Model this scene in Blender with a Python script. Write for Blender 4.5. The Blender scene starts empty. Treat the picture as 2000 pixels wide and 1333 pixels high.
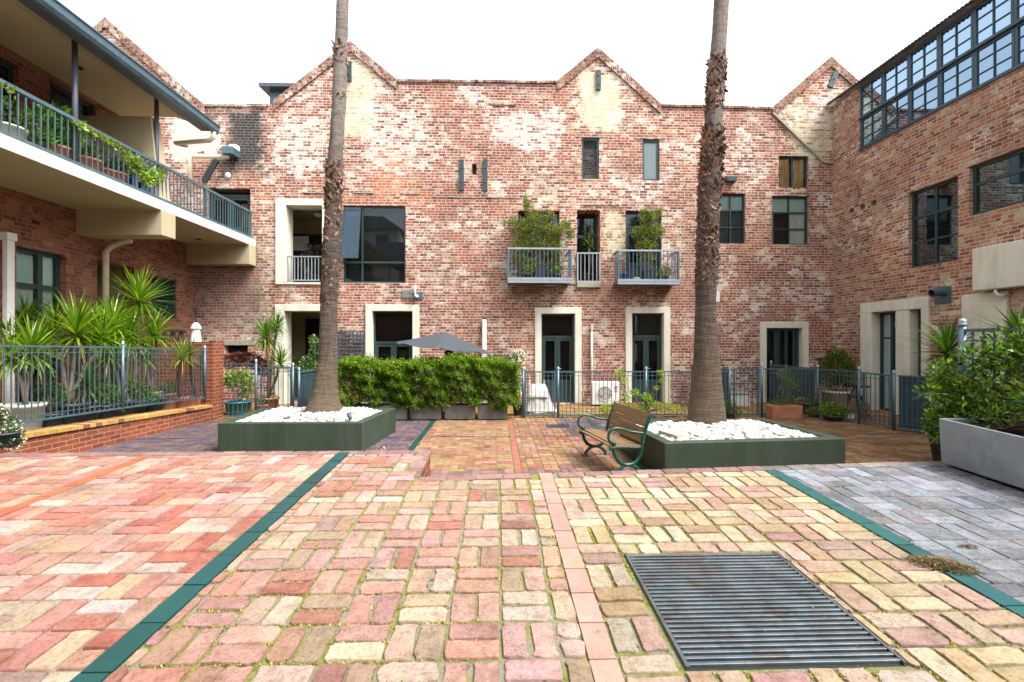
import bpy, math, random
import numpy as np
from math import sin, cos, pi, radians, sqrt, atan2
from mathutils import Vector, Matrix

# ------------------------------------------------------------------ camera, sky, sun, exposure
S = bpy.context.scene
COL = S.collection
EYE = 1.95
YAW = radians(1.8)
FPX = 950.0
cd = bpy.data.cameras.new("camera"); cam = bpy.data.objects.new("camera", cd); COL.objects.link(cam)
cam.location = (0, 0, EYE); cam.rotation_euler = (pi/2, 0, -YAW)
cd.sensor_width = 36; cd.lens = FPX*36/2000; cd.clip_start = 0.05; cd.clip_end = 3000
S.camera = cam

SUN_EL, SUN_AZ = radians(56), radians(122)      # azimuth measured clockwise from +Y
w = bpy.data.worlds.new("World"); S.world = w; w.use_nodes = True
nt = w.node_tree; nt.nodes.clear()
sky = nt.nodes.new('ShaderNodeTexSky'); sky.sky_type = 'NISHITA'; sky.sun_disc = False
sky.sun_elevation = SUN_EL; sky.sun_rotation = SUN_AZ; sky.dust_density = 4.0; sky.air_density = 1.2
hs = nt.nodes.new('ShaderNodeHueSaturation'); hs.inputs['Saturation'].default_value = 0.12; hs.inputs["Value"].default_value = 1.12
bg = nt.nodes.new('ShaderNodeBackground'); bg.inputs['Strength'].default_value = 0.15
wo = nt.nodes.new('ShaderNodeOutputWorld')
nt.links.new(sky.outputs[0], hs.inputs['Color']); nt.links.new(hs.outputs[0], bg.inputs[0]); nt.links.new(bg.outputs[0], wo.inputs[0])
sl = bpy.data.lights.new("sun", 'SUN'); sl.energy = 2.0; sl.angle = radians(24); sl.color = (1, 0.96, 0.9)
so = bpy.data.objects.new("sun", sl); COL.objects.link(so)
dv = Vector((sin(SUN_AZ)*cos(SUN_EL), cos(SUN_AZ)*cos(SUN_EL), sin(SUN_EL)))
so.rotation_euler = dv.to_track_quat('Z', 'Y').to_euler()
vs = S.view_settings; vs.view_transform = 'Standard'; vs.look = 'None'; vs.gamma = 1; vs.exposure = 1.42
S.cycles.max_bounces = 6; S.cycles.transparent_max_bounces = 12

R = random.Random(7)
NR = np.random.default_rng(7)

# ------------------------------------------------------------------ pixel -> place
def ray(px, py):
    u = (px-1000)/FPX; v = (666.5-py)/FPX
    return Vector((sin(YAW)+u*cos(YAW), cos(YAW)-u*sin(YAW), v))
def onY(px, py, Y): d = ray(px, py); return Vector((0, 0, EYE))+d*(Y/d.y)
def onX(px, py, X): d = ray(px, py); return Vector((0, 0, EYE))+d*(X/d.x)
def onZ(px, py, Z): d = ray(px, py); return Vector((0, 0, EYE))+d*((Z-EYE)/d.z)
def fgz(y): return 0.583+0.0484*y
def onF(px, py):
    d = ray(px, py); t = (0.583-EYE)/(d.z-0.0484*d.y)
    return Vector((0, 0, EYE))+d*t
YB = 15.0
XL = onY(380, 600, YB).x
XR = onY(1626, 600, YB).x
XE = onY(498, 450, YB).x          # balcony edge
def BR(x0, y0, x1, y1, Y=YB):
    a = onY(x0, (y0+y1)/2, Y); b = onY(x1, (y0+y1)/2, Y)
    xm = (x0+x1)/2
    return a.x, b.x, onY(xm, y1, Y).z, onY(xm, y0, Y).z

# ------------------------------------------------------------------ mesh builder
ORG = {}
class MB:
    def __init__(s): s.v = []; s.f = []; s.c = []; s.cur = None
    def add(s, vs_, fs_, col=None):
        n = len(s.v); s.v += [tuple(p) for p in vs_]; s.f += [tuple(i+n for i in q) for q in fs_]
        s.c += [col or s.cur or (1, 1, 1)]*len(fs_)
    def box(s, x0, x1, y0, y1, z0, z1, col=None):
        if x0 > x1: x0, x1 = x1, x0
        if y0 > y1: y0, y1 = y1, y0
        if z0 > z1: z0, z1 = z1, z0
        s.add([(x0,y0,z0),(x1,y0,z0),(x1,y1,z0),(x0,y1,z0),(x0,y0,z1),(x1,y0,z1),(x1,y1,z1),(x0,y1,z1)],
              [(0,3,2,1),(4,5,6,7),(0,1,5,4),(1,2,6,5),(2,3,7,6),(3,0,4,7)], col)
    def hexa(s, p, col=None):   # 8 points: bottom 4 ccw, top 4 ccw
        s.add(p, [(0,3,2,1),(4,5,6,7),(0,1,5,4),(1,2,6,5),(2,3,7,6),(3,0,4,7)], col)
    def bar(s, a, b, w, h=None, up=(0,0,1), col=None):
        a = Vector(a); b = Vector(b); h = h or w
        d = (b-a).normalized(); u = Vector(up)
        if abs(d.dot(u)) > .99: u = Vector((0, 1, 0))
        r = d.cross(u).normalized()*w/2; u2 = r.normalized().cross(d).normalized()*h/2
        s.hexa([a-r-u2, a+r-u2, b+r-u2, b-r-u2, a-r+u2, a+r+u2, b+r+u2, b-r+u2], col)
    def prism(s, poly, lo, hi, axis='z', col=None):
        def m(p, q): return (p[0],p[1],q) if axis == 'z' else ((p[0],q,p[1]) if axis == 'y' else (q,p[0],p[1]))
        n = len(poly); vs_ = [m(p,lo) for p in poly]+[m(p,hi) for p in poly]
        s.add(vs_, [tuple(range(n-1,-1,-1)), tuple(range(n,2*n))]+[(i,(i+1)%n,n+(i+1)%n,n+i) for i in range(n)], col)
    def tube(s, pts, r, n=8, col=None, cap=True):
        pts = [Vector(p) for p in pts]; k = len(pts)
        rr = r if isinstance(r, (list, tuple)) else [r]*k
        vs_ = []; ref = None
        for i, p in enumerate(pts):
            t = (pts[min(i+1,k-1)]-pts[max(i-1,0)]).normalized()
            if ref is None: ref = Vector((0,0,1)) if abs(t.z) < .9 else Vector((1,0,0))
            a = t.cross(ref).normalized(); b = a.cross(t).normalized(); ref = b
            for j in range(n):
                an = 2*pi*j/n; vs_.append(p+a*cos(an)*rr[i]+b*sin(an)*rr[i])
        fs = [(i*n+j, i*n+(j+1)%n, (i+1)*n+(j+1)%n, (i+1)*n+j) for i in range(k-1) for j in range(n)]
        if cap: fs += [tuple(range(n-1,-1,-1)), tuple(range((k-1)*n, k*n))]
        s.add(vs_, fs, col)
    def lathe(s, prof, c=(0,0,0), n=20, col=None, sq=0):
        c = Vector(c); vs_ = []
        for r, z in prof:
            for j in range(n):
                a = 2*pi*j/n; q = 1.0
                if sq: q = 1/max(abs(cos(a)), abs(sin(a)))
                vs_.append((c.x+r*cos(a)*q, c.y+r*sin(a)*q, c.z+z))
        k = len(prof)
        fs = [(i*n+j, i*n+(j+1)%n, (i+1)*n+(j+1)%n, (i+1)*n+j) for i in range(k-1) for j in range(n)]
        fs += [tuple(range(n-1,-1,-1)), tuple(range((k-1)*n, k*n))]
        s.add(vs_, fs, col)
    def ball(s, c, r, n=10, m=6, col=None, sz=1):
        s.lathe([(max(r*sin(pi*i/m), 1e-4), -r*sz*cos(pi*i/m)) for i in range(m+1)], c, n, col)
    def build(s, name, mat, parent=None, smooth=False, bevel=0, loc=None, solid=0):
        o0 = Vector(ORG.get(parent.name, (0,0,0))) if parent else Vector(loc or (0,0,0))
        me = bpy.data.meshes.new(name)
        me.from_pydata([(x-o0.x, y-o0.y, z-o0.z) for x,y,z in s.v], [], s.f)
        if any(c != (1,1,1) for c in s.c):
            at = me.color_attributes.new('Col', 'FLOAT_COLOR', 'CORNER')
            arr = []
            for c, f in zip(s.c, s.f): arr += [c[0],c[1],c[2],1]*len(f)
            at.data.foreach_set('color', arr)
        if smooth: me.polygons.foreach_set('use_smooth', [True]*len(me.polygons))
        return link(name, me, mat, parent, o0, bevel)
def link(name, me, mat, parent, o0, bevel=0):
    me.materials.append(mat); me.update()
    o = bpy.data.objects.new(name, me); COL.objects.link(o)
    if parent: o.parent = parent
    else: o.location = o0
    ORG[o.name] = tuple(o0)
    if bevel:
        b = o.modifiers.new('bevel', 'BEVEL'); b.width = bevel; b.segments = 2; b.limit_method = 'ANGLE'; b.angle_limit = radians(40)
        b.harden_normals = False
    return o
def quads(name, P, C, mat, parent=None, loc=(0,0,0)):
    """P: (n,k,3) polygons of k corners, C: (n,3) colours"""
    o0 = Vector(ORG.get(parent.name, (0,0,0))) if parent else Vector(loc)
    n, k, _ = P.shape
    me = bpy.data.meshes.new(name)
    me.vertices.add(n*k); me.loops.add(n*k); me.polygons.add(n)
    me.vertices.foreach_set('co', (P.reshape(-1,3)-np.array(o0)).astype(np.float32).ravel())
    me.loops.foreach_set('vertex_index', np.arange(n*k, dtype=np.int32))
    me.polygons.foreach_set('loop_start', np.arange(0, n*k, k, dtype=np.int32))
    at = me.color_attributes.new('Col', 'FLOAT_COLOR', 'CORNER')
    cc = np.ones((n,k,4), np.float32); cc[:,:,:3] = C[:,None,:]
    at.data.foreach_set('color', cc.ravel())
    me.validate(); 
    return link(name, me, mat, parent, o0)
def tag(o, label=None, cat=None, group=None, kind=None):
    if label: o['label'] = label
    if cat: o['category'] = cat
    if group: o['group'] = group
    if kind: o['kind'] = kind
    return o
def thing(name, label, cat, loc=(0,0,0), group=None):
    o = bpy.data.objects.new(name, None); COL.objects.link(o); o.location = loc; o.empty_display_size = .1
    ORG[o.name] = tuple(loc); return tag(o, label, cat, group)
def kids(o): return [c for c in bpy.data.objects if c.parent == o]
def copy_tree(o, parent=None):
    c = o.copy(); COL.objects.link(c)
    if parent: c.parent = parent
    for ch in kids(o): copy_tree(ch, c)
    return c

# ------------------------------------------------------------------ materials
def newmat(name):
    m = bpy.data.materials.new(name); m.use_nodes = True; t = m.node_tree; t.nodes.clear()
    out = t.nodes.new('ShaderNodeOutputMaterial'); p = t.nodes.new('ShaderNodeBsdfPrincipled')
    t.links.new(p.outputs[0], out.inputs[0]); return m, t, p, out
class NT:
    def __init__(s, t): s.t = t
    def n(s, kind, **kw):
        nd = s.t.nodes.new(kind)
        for k, v in kw.items(): setattr(nd, k, v)
        return nd
    def l(s, a, b): s.t.links.new(a, b)
    def set(s, inp, v):
        if hasattr(v, 'is_output') or isinstance(v, bpy.types.NodeSocket): s.l(v, inp)
        else: inp.default_value = v
    def math(s, op, a, b=None, c=None, clamp=False):
        nd = s.n('ShaderNodeMath', operation=op, use_clamp=clamp); s.set(nd.inputs[0], a)
        if b is not None: s.set(nd.inputs[1], b)
        if c is not None: s.set(nd.inputs[2], c)
        return nd.outputs[0]
    def mix(s, f, a, b, mode='MIX'):
        nd = s.n('ShaderNodeMix', data_type='RGBA', blend_type=mode)
        s.set(nd.inputs['Factor'], f)
        for i, v in ((6,a),(7,b)):
            if isinstance(v, tuple): nd.inputs[i].default_value = (v[0],v[1],v[2],1)
            else: s.l(v, nd.inputs[i])
        return nd.outputs[2]
    def noise(s, vec, scale, detail=4, rough=.6, dist=0):
        nd = s.n('ShaderNodeTexNoise'); nd.inputs['Scale'].default_value = scale; nd.inputs['Detail'].default_value = detail
        nd.inputs['Roughness'].default_value = rough; nd.inputs['Distortion'].default_value = dist
        if vec is not None: s.l(vec, nd.inputs['Vector'])
        return nd.outputs['Fac']
    def ramp(s, f, stops, interp='LINEAR'):
        nd = s.n('ShaderNodeValToRGB'); cr = nd.color_ramp; cr.interpolation = interp
        while len(cr.elements) < len(stops): cr.elements.new(.5)
        for e, (p, c) in zip(cr.elements, stops):
            e.position = p; e.color = (c[0],c[1],c[2],1) if isinstance(c, tuple) else (c,c,c,1)
        s.l(f, nd.inputs[0]); return nd.outputs[0]
    def mapr(s, f, a, b, c=0, d=1):
        nd = s.n('ShaderNodeMapRange'); s.l(f, nd.inputs[0])
        for i, v in enumerate((a,b,c,d)): nd.inputs[i+1].default_value = v
        return nd.outputs[0]
    def bump(s, h, dist, strength=1, nrm=None):
        nd = s.n('ShaderNodeBump'); nd.inputs['Distance'].default_value = dist; nd.inputs['Strength'].default_value = strength
        s.l(h, nd.inputs['Height'])
        if nrm is not None: s.l(nrm, nd.inputs['Normal'])
        return nd.outputs[0]
def plain(name, col, rough=.6, var=.18, scale=6, bump=.002, bscale=60, metal=0, spec=.5, attr=False, dirt=None, aniso=None, streak=None):
    m, t, p, o = newmat(name); k = NT(t)
    tc = k.n('ShaderNodeTexCoord').outputs['Object']
    if aniso:
        mp = k.n('ShaderNodeMapping'); mp.inputs['Scale'].default_value = aniso; k.l(tc, mp.inputs[0]); tc = mp.outputs[0]
    nz = k.noise(tc, scale, 6, .65)
    base = k.n('ShaderNodeAttribute', attribute_name='Col').outputs['Color'] if attr else None
    lo = 1-var; hi = 1+var
    g = k.ramp(nz, [(.3, (lo,lo,lo)), (.7, (hi,hi,hi))])
    c = k.mix(1, base if attr else tuple(col), g, 'MULTIPLY')
    if attr and col: c = k.mix(1, c, tuple(col), 'MULTIPLY')
    if dirt:
        dn = k.noise(tc, scale*.6, 8, .7)
        c = k.mix(k.ramp(dn, [(.48, 0.), (.68, dirt[1])]), c, tuple(dirt[0]))
    if streak:
        mp = k.n('ShaderNodeMapping'); mp.inputs['Scale'].default_value = (7,7,.45); k.l(tc, mp.inputs[0])
        f = k.math('MULTIPLY', k.ramp(k.noise(mp.outputs[0], 1.0, 6, .75), [(.47,0.),(.72,1.)]), streak[1]); c = k.mix(f, c, tuple(streak[0]))
        c = k.mix(k.ramp(k.noise(tc, 23, 5, .8), [(.62,0.),(.70,streak[1])]), c, tuple(streak[0]))
    k.l(c, p.inputs['Base Color'])
    rg = k.mapr(nz, .3, .7, max(rough-.1, .02), min(rough+.1, 1)); k.l(rg, p.inputs['Roughness'])
    p.inputs['Metallic'].default_value = metal; p.inputs['Specular IOR Level'].default_value = spec
    if bump: k.l(k.bump(k.noise(tc, bscale, 5, .7), bump), p.inputs['Normal'])
    return m
def leafmat(name, rough=.45, trans=.3, tint=(.88,.92,.6)):
    m, t, p, o = newmat(name); k = NT(t)
    a = k.n('ShaderNodeAttribute', attribute_name='Col').outputs['Color']
    tc = k.n('ShaderNodeTexCoord').outputs['Object']
    g = k.ramp(k.noise(tc, 5, 4), [(.3, (.75,.75,.75)), (.7, (1.2,1.2,1.1))])
    c = k.mix(1, a, g, 'MULTIPLY'); c = k.mix(1, c, tint, 'MULTIPLY')
    k.l(c, p.inputs['Base Color']); p.inputs['Roughness'].default_value = rough
    tr = k.n('ShaderNodeBsdfTranslucent'); k.l(k.mix(1, c, (1.5,1.7,.6), 'MULTIPLY'), tr.inputs[0])
    mx = k.n('ShaderNodeMixShader'); mx.inputs[0].default_value = trans
    k.l(p.outputs[0], mx.inputs[1]); k.l(tr.outputs[0], mx.inputs[2]); k.l(mx.outputs[0], o.inputs[0])
    return m
def glassmat(name, tint=(.75,.85,.85), refl=1.0, op=.0, gc=(.52,.64,.70)):
    m, t, p, o = newmat(name); k = NT(t); t.nodes.remove(p)
    tr = k.n('ShaderNodeBsdfTransparent'); tr.inputs[0].default_value = (*tint, 1)
    gl = k.n('ShaderNodeBsdfGlossy'); gl.inputs['Roughness'].default_value = .02; gl.inputs[0].default_value = (*gc,1)
    tc = k.n('ShaderNodeTexCoord').outputs['Object']
    fr = k.n('ShaderNodeFresnel'); fr.inputs[0].default_value = 1.6
    f = k.math('MULTIPLY', fr.outputs[0], refl, clamp=True); f = k.math('ADD', f, op, clamp=True)
    mx = k.n('ShaderNodeMixShader'); k.l(f, mx.inputs[0]); k.l(tr.outputs[0], mx.inputs[1]); k.l(gl.outputs[0], mx.inputs[2])
    k.l(mx.outputs[0], o.inputs[0]); return m

def brickmat(name, ax, reds, mortar=(.52,.45,.36), bw=.235, bh=.083, ms=.009, patches=(), white=0.0, whites=((.80,.79,.76),(.64,.60,.53)),
             bump=.006, soft=.5, dirt=.3, clean=False, gain=.66):
    """ax: 0 -> wall in X/Z, 1 -> wall in Y/Z. patches: (kind, u0,u1,z0,z1,softness,strength)"""
    m, t, p, o = newmat(name); k = NT(t)
    pos = k.n('ShaderNodeNewGeometry').outputs['Position']
    sp = k.n('ShaderNodeSeparateXYZ'); k.l(pos, sp.inputs[0])
    nrm = k.n('ShaderNodeNewGeometry').outputs['Normal']; sn = k.n('ShaderNodeSeparateXYZ'); k.l(nrm, sn.inputs[0])
    # pick the in-plane coordinate from the face direction
    fx = k.math('GREATER_THAN', k.math('ABSOLUTE', sn.outputs[0]), .6)
    U = k.math('ADD', k.math('MULTIPLY', sp.outputs[1], fx), k.math('MULTIPLY', sp.outputs[0], k.math('SUBTRACT', 1, fx)))
    Z = sp.outputs[2]
    uz = k.n('ShaderNodeCombineXYZ'); k.l(U, uz.inputs[0]); k.l(Z, uz.inputs[1]); uz = uz.outputs[0]
    wob = k.n('ShaderNodeTexNoise'); wob.inputs['Scale'].default_value = 9; wob.inputs['Detail'].default_value = 3; k.l(uz, wob.inputs['Vector'])
    ws = k.n('ShaderNodeVectorMath', operation='MULTIPLY_ADD'); k.l(wob.outputs['Color'], ws.inputs[0])
    wa = 0.004 if clean else .034
    ws.inputs[1].default_value = (wa, wa*.6, 0); k.l(uz, ws.inputs[2])
    bt = k.n('ShaderNodeTexBrick'); k.l(ws.outputs[0], bt.inputs['Vector'])
    bt.inputs['Scale'].default_value = 1; bt.inputs['Brick Width'].default_value = bw; bt.inputs['Row Height'].default_value = bh
    bt.inputs['Mortar Size'].default_value = ms; bt.inputs['Mortar Smooth'].default_value = soft; bt.inputs['Bias'].default_value = 0
    bt.inputs['Color1'].default_value = (0,0,0,1); bt.inputs['Color2'].default_value = (1,1,1,1); bt.inputs['Mortar'].default_value = (.5,.5,.5,1)
    bt.offset = .5; bt.squash = .55 if not clean else 1; bt.squash_frequency = 3
    rnd = k.n('ShaderNodeSeparateColor'); k.l(bt.outputs['Color'], rnd.inputs[0]); rnd = rnd.outputs[0]
    mf = bt.outputs['Fac']
    nb = k.noise(uz, .7, 6, .7); nm = k.noise(uz, 3.2, 6, .75); nf = k.noise(uz, 28, 5, .8); nff = k.noise(uz, 90, 3, .7)
    rr = k.math('ADD', k.math('MULTIPLY', rnd, .62), k.math('MULTIPLY', nm, .38))
    n = len(reds); c = k.ramp(rr, [(.12+.76*i/(n-1), r) for i, r in enumerate(reds)])
    c = k.mix(1, c, k.ramp(nf, [(.25, (.6,.58,.58)), (.75, (1.32,1.28,1.26))]), 'MULTIPLY')
    mc = k.mix(nm, tuple(x*.75 for x in mortar), mortar)
    c = k.mix(mf, c, mc)
    c = k.mix(1, c, k.ramp(k.noise(uz, .55, 5, .6), [(.32,(.74,.72,.72)),(.5,(1,1,1)),(.68,(1.16,1.14,1.08))]), 'MULTIPLY')
    if not clean:
        pk = k.noise(uz, 46, 4, .85); c = k.mix(k.ramp(pk, [(.58,0.),(.72,.8)]), c, (.07,.045,.04)); c = k.mix(k.ramp(pk, [(.24,.75),(.40,0.)]), c, (.78,.72,.64))
    # noisy coordinates for patch outlines
    du = k.math('ADD', U, k.math('MULTIPLY', k.math('SUBTRACT', nm, .5), 1.6)); dz = k.math('ADD', Z, k.math('MULTIPLY', k.math('SUBTRACT', nb, .5), 1.6))
    def patch(u0, u1, z0, z1, sf, st):
        a = k.math('SUBTRACT', (u1-u0)/2, k.math('ABSOLUTE', k.math('SUBTRACT', du, (u0+u1)/2)))
        b = k.math('SUBTRACT', (z1-z0)/2, k.math('ABSOLUTE', k.math('SUBTRACT', dz, (z0+z1)/2)))
        f = k.math('ADD', k.math('DIVIDE', k.math('MINIMUM', a, b), sf), .5, clamp=True)
        return k.math('MULTIPLY', f, st)
    acc = {}
    for kd, u0, u1, z0, z1, sf, st in patches:
        f = patch(u0, u1, z0, z1, sf, st)
        acc[kd] = k.math('MAXIMUM', acc[kd], f) if kd in acc else f
    # broken-up paint: more of it where the field is high; single bricks keep or lose it
    chip = k.math('ADD', k.math('MULTIPLY', rnd, .20), k.math('ADD', k.math('MULTIPLY', nf, 1.0), k.math('ADD', k.math('MULTIPLY', nm, .40), k.math('MULTIPLY', mf, .10))))   # ~.3..1.2
    def paint(field, c, col, dens=1.0, sharp=.10):
        th = k.math('SUBTRACT', 1.18, k.math('MULTIPLY', field, .47*dens))
        f = k.math('DIVIDE', k.math('SUBTRACT', chip, th), sharp, clamp=True)
        f = k.math('MULTIPLY', f, k.mapr(nff, .3, .6, .65, 1))
        return k.mix(f, c, col)
    if 'orange' in acc: c = k.mix(k.math('MULTIPLY', acc['orange'], k.math('SUBTRACT', 1, mf)), c, k.ramp(rnd, [(0,(.48,.15,.08)),(1,(.62,.24,.13))]))
    if 'red' in acc: c = k.mix(k.math('MULTIPLY', acc['red'], k.math('SUBTRACT', 1, mf)), c, k.ramp(rnd, [(0,(.20,.06,.05)),(1,(.36,.12,.09))]))
    if 'cream' in acc: c = paint(acc['cream'], c, k.mix(nm, (.60,.58,.40), (.70,.69,.54)), 1.15, .2)
    base = k.math('ADD', k.mapr(nb, .38, .66, 0, .55), white)
    fld = k.math('MAXIMUM', base, acc['white']) if 'white' in acc else base
    if not clean: c = paint(fld, c, k.mix(nb, whites[1], whites[0]), 1.0)
    if 'soot' in acc:
        sf_ = k.math('MULTIPLY', acc['soot'], k.mapr(nf, .3, .6, .5, 1)); c = k.mix(sf_, c, k.mix(mf, (.035,.04,.045), (.17,.17,.16)))
    if 'grey' in acc: c = k.mix(k.math('MULTIPLY', acc['grey'], nm), c, (.16,.13,.12))
    if dirt: c = k.mix(k.math('MULTIPLY', k.ramp(k.noise(uz, 1.7, 9, .75), [(.5, 0.), (.75, 1.)]), dirt), c, (.17,.12,.09))
    c = k.mix(1, c, (gain,gain*.955,gain*.90), 'MULTIPLY')
    k.l(c, p.inputs['Base Color']); p.inputs['Roughness'].default_value = .88; p.inputs['Specular IOR Level'].default_value = .2
    hgt = k.math('ADD', k.math('MULTIPLY', k.math('SUBTRACT', 1, mf), 1.0), k.math('ADD', k.math('MULTIPLY', nf, .8), k.math('MULTIPLY', rnd, .5)))
    k.l(k.bump(hgt, bump), p.inputs['Normal'])
    return m

def PB(kind, x0, y0, x1, y1, sf=.5, st=1):
    a = BR(x0, y0, x1, y1); return (kind, a[0], a[1], a[2], a[3], sf, st)
def PRt(kind, x0, y0, x1, y1, sf=.5, st=1):   # on right wall
    a = onX(x0, y0, XR); b = onX(x1, y1, XR); return (kind, min(a.y,b.y), max(a.y,b.y), min(a.z,b.z), max(a.z,b.z), sf, st)
REDS = [(.09,.042,.045),(.21,.078,.066),(.32,.11,.082),(.385,.14,.09),(.28,.125,.11),(.45,.26,.155),(.42,.27,.215)]
M = {}
M['brick_back'] = brickmat('weathered_brick_back', 0, REDS, mortar=(.64,.56,.47), white=.44, gain=.97, ms=.011, patches=[
    PB('white',525,165,1120,400,1.2,.62), PB('white',1100,260,1500,380,1.2,.58), PB('white',800,400,1000,620,1.5,.5),
    PB('white',525,215,655,345,.7,.98), PB('white',690,185,860,360,.8,.9), PB('white',950,210,1112,300,.5,.98), PB('white',880,250,1000,420,.8,.62),
    PB('white',990,300,1110,400,1,.75), PB('white',1180,290,1380,480,1,.62), PB('white',1290,255,1500,340,.8,.75), PB('white',930,420,1010,540,.7,.72),
    PB('white',820,400,960,560,1,.55), PB('white',835,600,890,700,.6,.75), PB('white',330,232,432,312,.15,1.35), PB('white',1110,360,1210,400,.5,.85),
    PB('white',1430,300,1510,380,.6,.6),PB('white',500,380,540,660,.4,.55),PB('white',1330,480,1480,620,.8,.5),PB('white',380,640,520,680,.3,.8),
    PB('white',640,180,700,240,.4,.5),
    PB('cream',650,95,750,290,.8,1.15), PB('cream',540,200,640,235,.5,.7), PB('cream',780,230,900,300,.8,.7), PB('cream',1290,300,1500,370,1,.6), PB('cream',500,380,540,640,.4,.8), PB('cream',730,190,830,290,1,.8), PB('cream',1120,130,1225,262,.7,1.25), PB('cream',1530,190,1640,320,.5,1.0),
    PB('cream',1175,410,1222,520,.4,1.0), PB('cream',1300,430,1350,560,.5,.8), PB('cream',1010,360,1120,405,.4,.8), PB('cream',500,300,540,600,.5,.7), PB('cream',1100,540,1170,580,.4,.7),
    PB('cream',395,358,500,368,.3,1.1),
    PB('orange',728,290,792,385,.25,.8), PB('orange',640,385,840,402,.2,.5), PB('orange',1180,560,1330,600,.6,.3),
    PB('red',860,165,945,260,.5,.6), PB('red',650,560,720,650,.4,.6), PB('red',1400,600,1640,720,.8,.75), PB('red',1120,600,1230,760,.6,.4), PB('red',775,160,1100,185,.3,.6), PB('red',1300,210,1520,240,.3,.5),
    PB('soot',445,212,512,335,.3,1.25), PB('soot',425,300,500,345,.3,.9), PB('soot',480,560,520,600,.4,.4), PB('soot',395,215,425,240,.3,.9), PB('grey',835,430,880,560,.8,.5), PB('grey',1340,380,1360,600,.5,.6), PB('grey',380,480,515,650,.6,1.0), PB('grey',990,560,1330,592,.4,.55)])
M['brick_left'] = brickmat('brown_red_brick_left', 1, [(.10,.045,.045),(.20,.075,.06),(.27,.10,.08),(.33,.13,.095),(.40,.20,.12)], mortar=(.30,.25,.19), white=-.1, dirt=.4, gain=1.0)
M['brick_right'] = brickmat('weathered_brick_right', 1, [(.13,.06,.055),(.26,.10,.08),(.38,.15,.105),(.44,.20,.13),(.36,.23,.19),(.50,.36,.22),(.44,.36,.30)], mortar=(.56,.51,.43), white=.30, gain=.98, ms=.011,
    patches=[PRt('white',1640,260,1700,330,.8,.5), PRt('white',1720,300,1800,480,1,.4), PRt('cream',1820,540,1890,640,.6,.8), PRt('cream',1640,440,1760,620,.8,.55), PRt('white',1630,580,1685,700,.5,.6)])
M['brick_new'] = brickmat('smooth_red_brick', 1, [(.25,.06,.035),(.38,.10,.05),(.44,.125,.065)], mortar=(.5,.40,.30), bw=.24, bh=.086, ms=.010, clean=True, dirt=.25, bump=.005)
M['brick_coping'] = brickmat('coping_brick', 0, [(.12,.055,.05),(.24,.10,.08),(.32,.14,.11),(.42,.30,.22)], mortar=(.45,.40,.32), white=.4, gain=.85, bw=.12, bh=.115)
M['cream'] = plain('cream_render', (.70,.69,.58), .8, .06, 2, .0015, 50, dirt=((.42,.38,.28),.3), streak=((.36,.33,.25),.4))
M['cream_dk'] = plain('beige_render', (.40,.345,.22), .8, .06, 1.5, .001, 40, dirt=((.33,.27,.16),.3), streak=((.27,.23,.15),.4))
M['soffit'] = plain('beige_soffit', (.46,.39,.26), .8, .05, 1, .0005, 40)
M['frame'] = plain('teal_grey_frame', (.022,.046,.050), .45, .12, 5, .0006)
M['frame_blue'] = plain('blue_grey_frame', (.022,.055,.085), .4, .15, 5, .0006)
M['galv'] = plain('galvanised_blue_grey', (.085,.15,.19), .42, .2, 9, .0006, metal=.35)
M['galv_lt'] = plain('pale_galvanised', (.32,.37,.41), .45, .12, 9, .0006, metal=.3)
M['galv_dk'] = plain('dark_painted_post', (.075,.09,.12), .45, .2, 6, .0004)
M['privacy'] = plain('blue_green_sheet', (.022,.06,.08), .55, .15, 3, .001)
M['glass'] = glassmat('window_glass', (.9,.96,.95), 1.0, .03)
M['glass_dark'] = glassmat('dark_window_glass', (.8,.9,.9), .8, .02, gc=(.13,.19,.22))
M['glass_low'] = glassmat('old_window_glass_lower', (.6,.75,.85), 1.1, .08, gc=(.24,.35,.47))
M['glass_sky'] = glassmat('old_window_glass', (.5,.68,.8), 1.3, .12, gc=(.34,.48,.62))
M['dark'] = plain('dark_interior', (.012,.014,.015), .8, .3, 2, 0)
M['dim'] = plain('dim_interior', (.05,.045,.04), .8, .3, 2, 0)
M['curtain'] = plain('white_curtain', (.78,.80,.74), .9, .1, 3, 0)
M['whiteblind'] = plain('bright_white_blind', (.85,.86,.88), .9, .03, 3, 0)
M['blind'] = plain('pale_green_blind', (.60,.74,.68), .8, .08, 2, 0)
M['amber'] = plain('amber_curtain', (.80,.46,.10), .8, .3, 4, 0)
M['pvc'] = plain('cream_pipe', (.62,.56,.42), .5, .08, 4, 0)
M['white'] = plain('white_paint', (.76,.77,.75), .5, .06, 5, .0004, dirt=((.5,.5,.46),.3))
M['rusty'] = plain('rusty_metal', (.13,.075,.05), .8, .3, 12, .001)
M['timber'] = plain('weathered_timber', (.17,.12,.085), .8, .3, 8, .002)
M['stone'] = plain('grey_stone', (.33,.32,.26), .85, .2, 5, .004, 30)
M['roofmetal'] = plain('corrugated_roof_metal', (.14,.14,.14), .5, .3, 3, .0008, metal=.4)
M['asphaltish'] = plain('distant_ground', (.16,.14,.12), .9, .2, .5, .01, 4)
M['leaf'] = leafmat('leaf', .42, .28)
M['leaf_gloss'] = leafmat('glossy_leaf', .25, .3)
M['bark'] = plain('grey_bark', (.16,.12,.09), .9, .3, 12, .004, 40)
M['terracotta'] = plain('terracotta', (.42,.17,.09), .8, .16, 5, .001, dirt=((.5,.38,.28),.4))
M['blackpot'] = plain('dark_plastic_pot', (.035,.045,.06), .5, .15, 5, 0)
M['bluepot'] = plain('turquoise_glaze', (.02,.20,.28), .25, .2, 6, 0)
M['cobalt'] = plain('cobalt_glaze', (.015,.05,.30), .25, .2, 6, 0)
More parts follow.
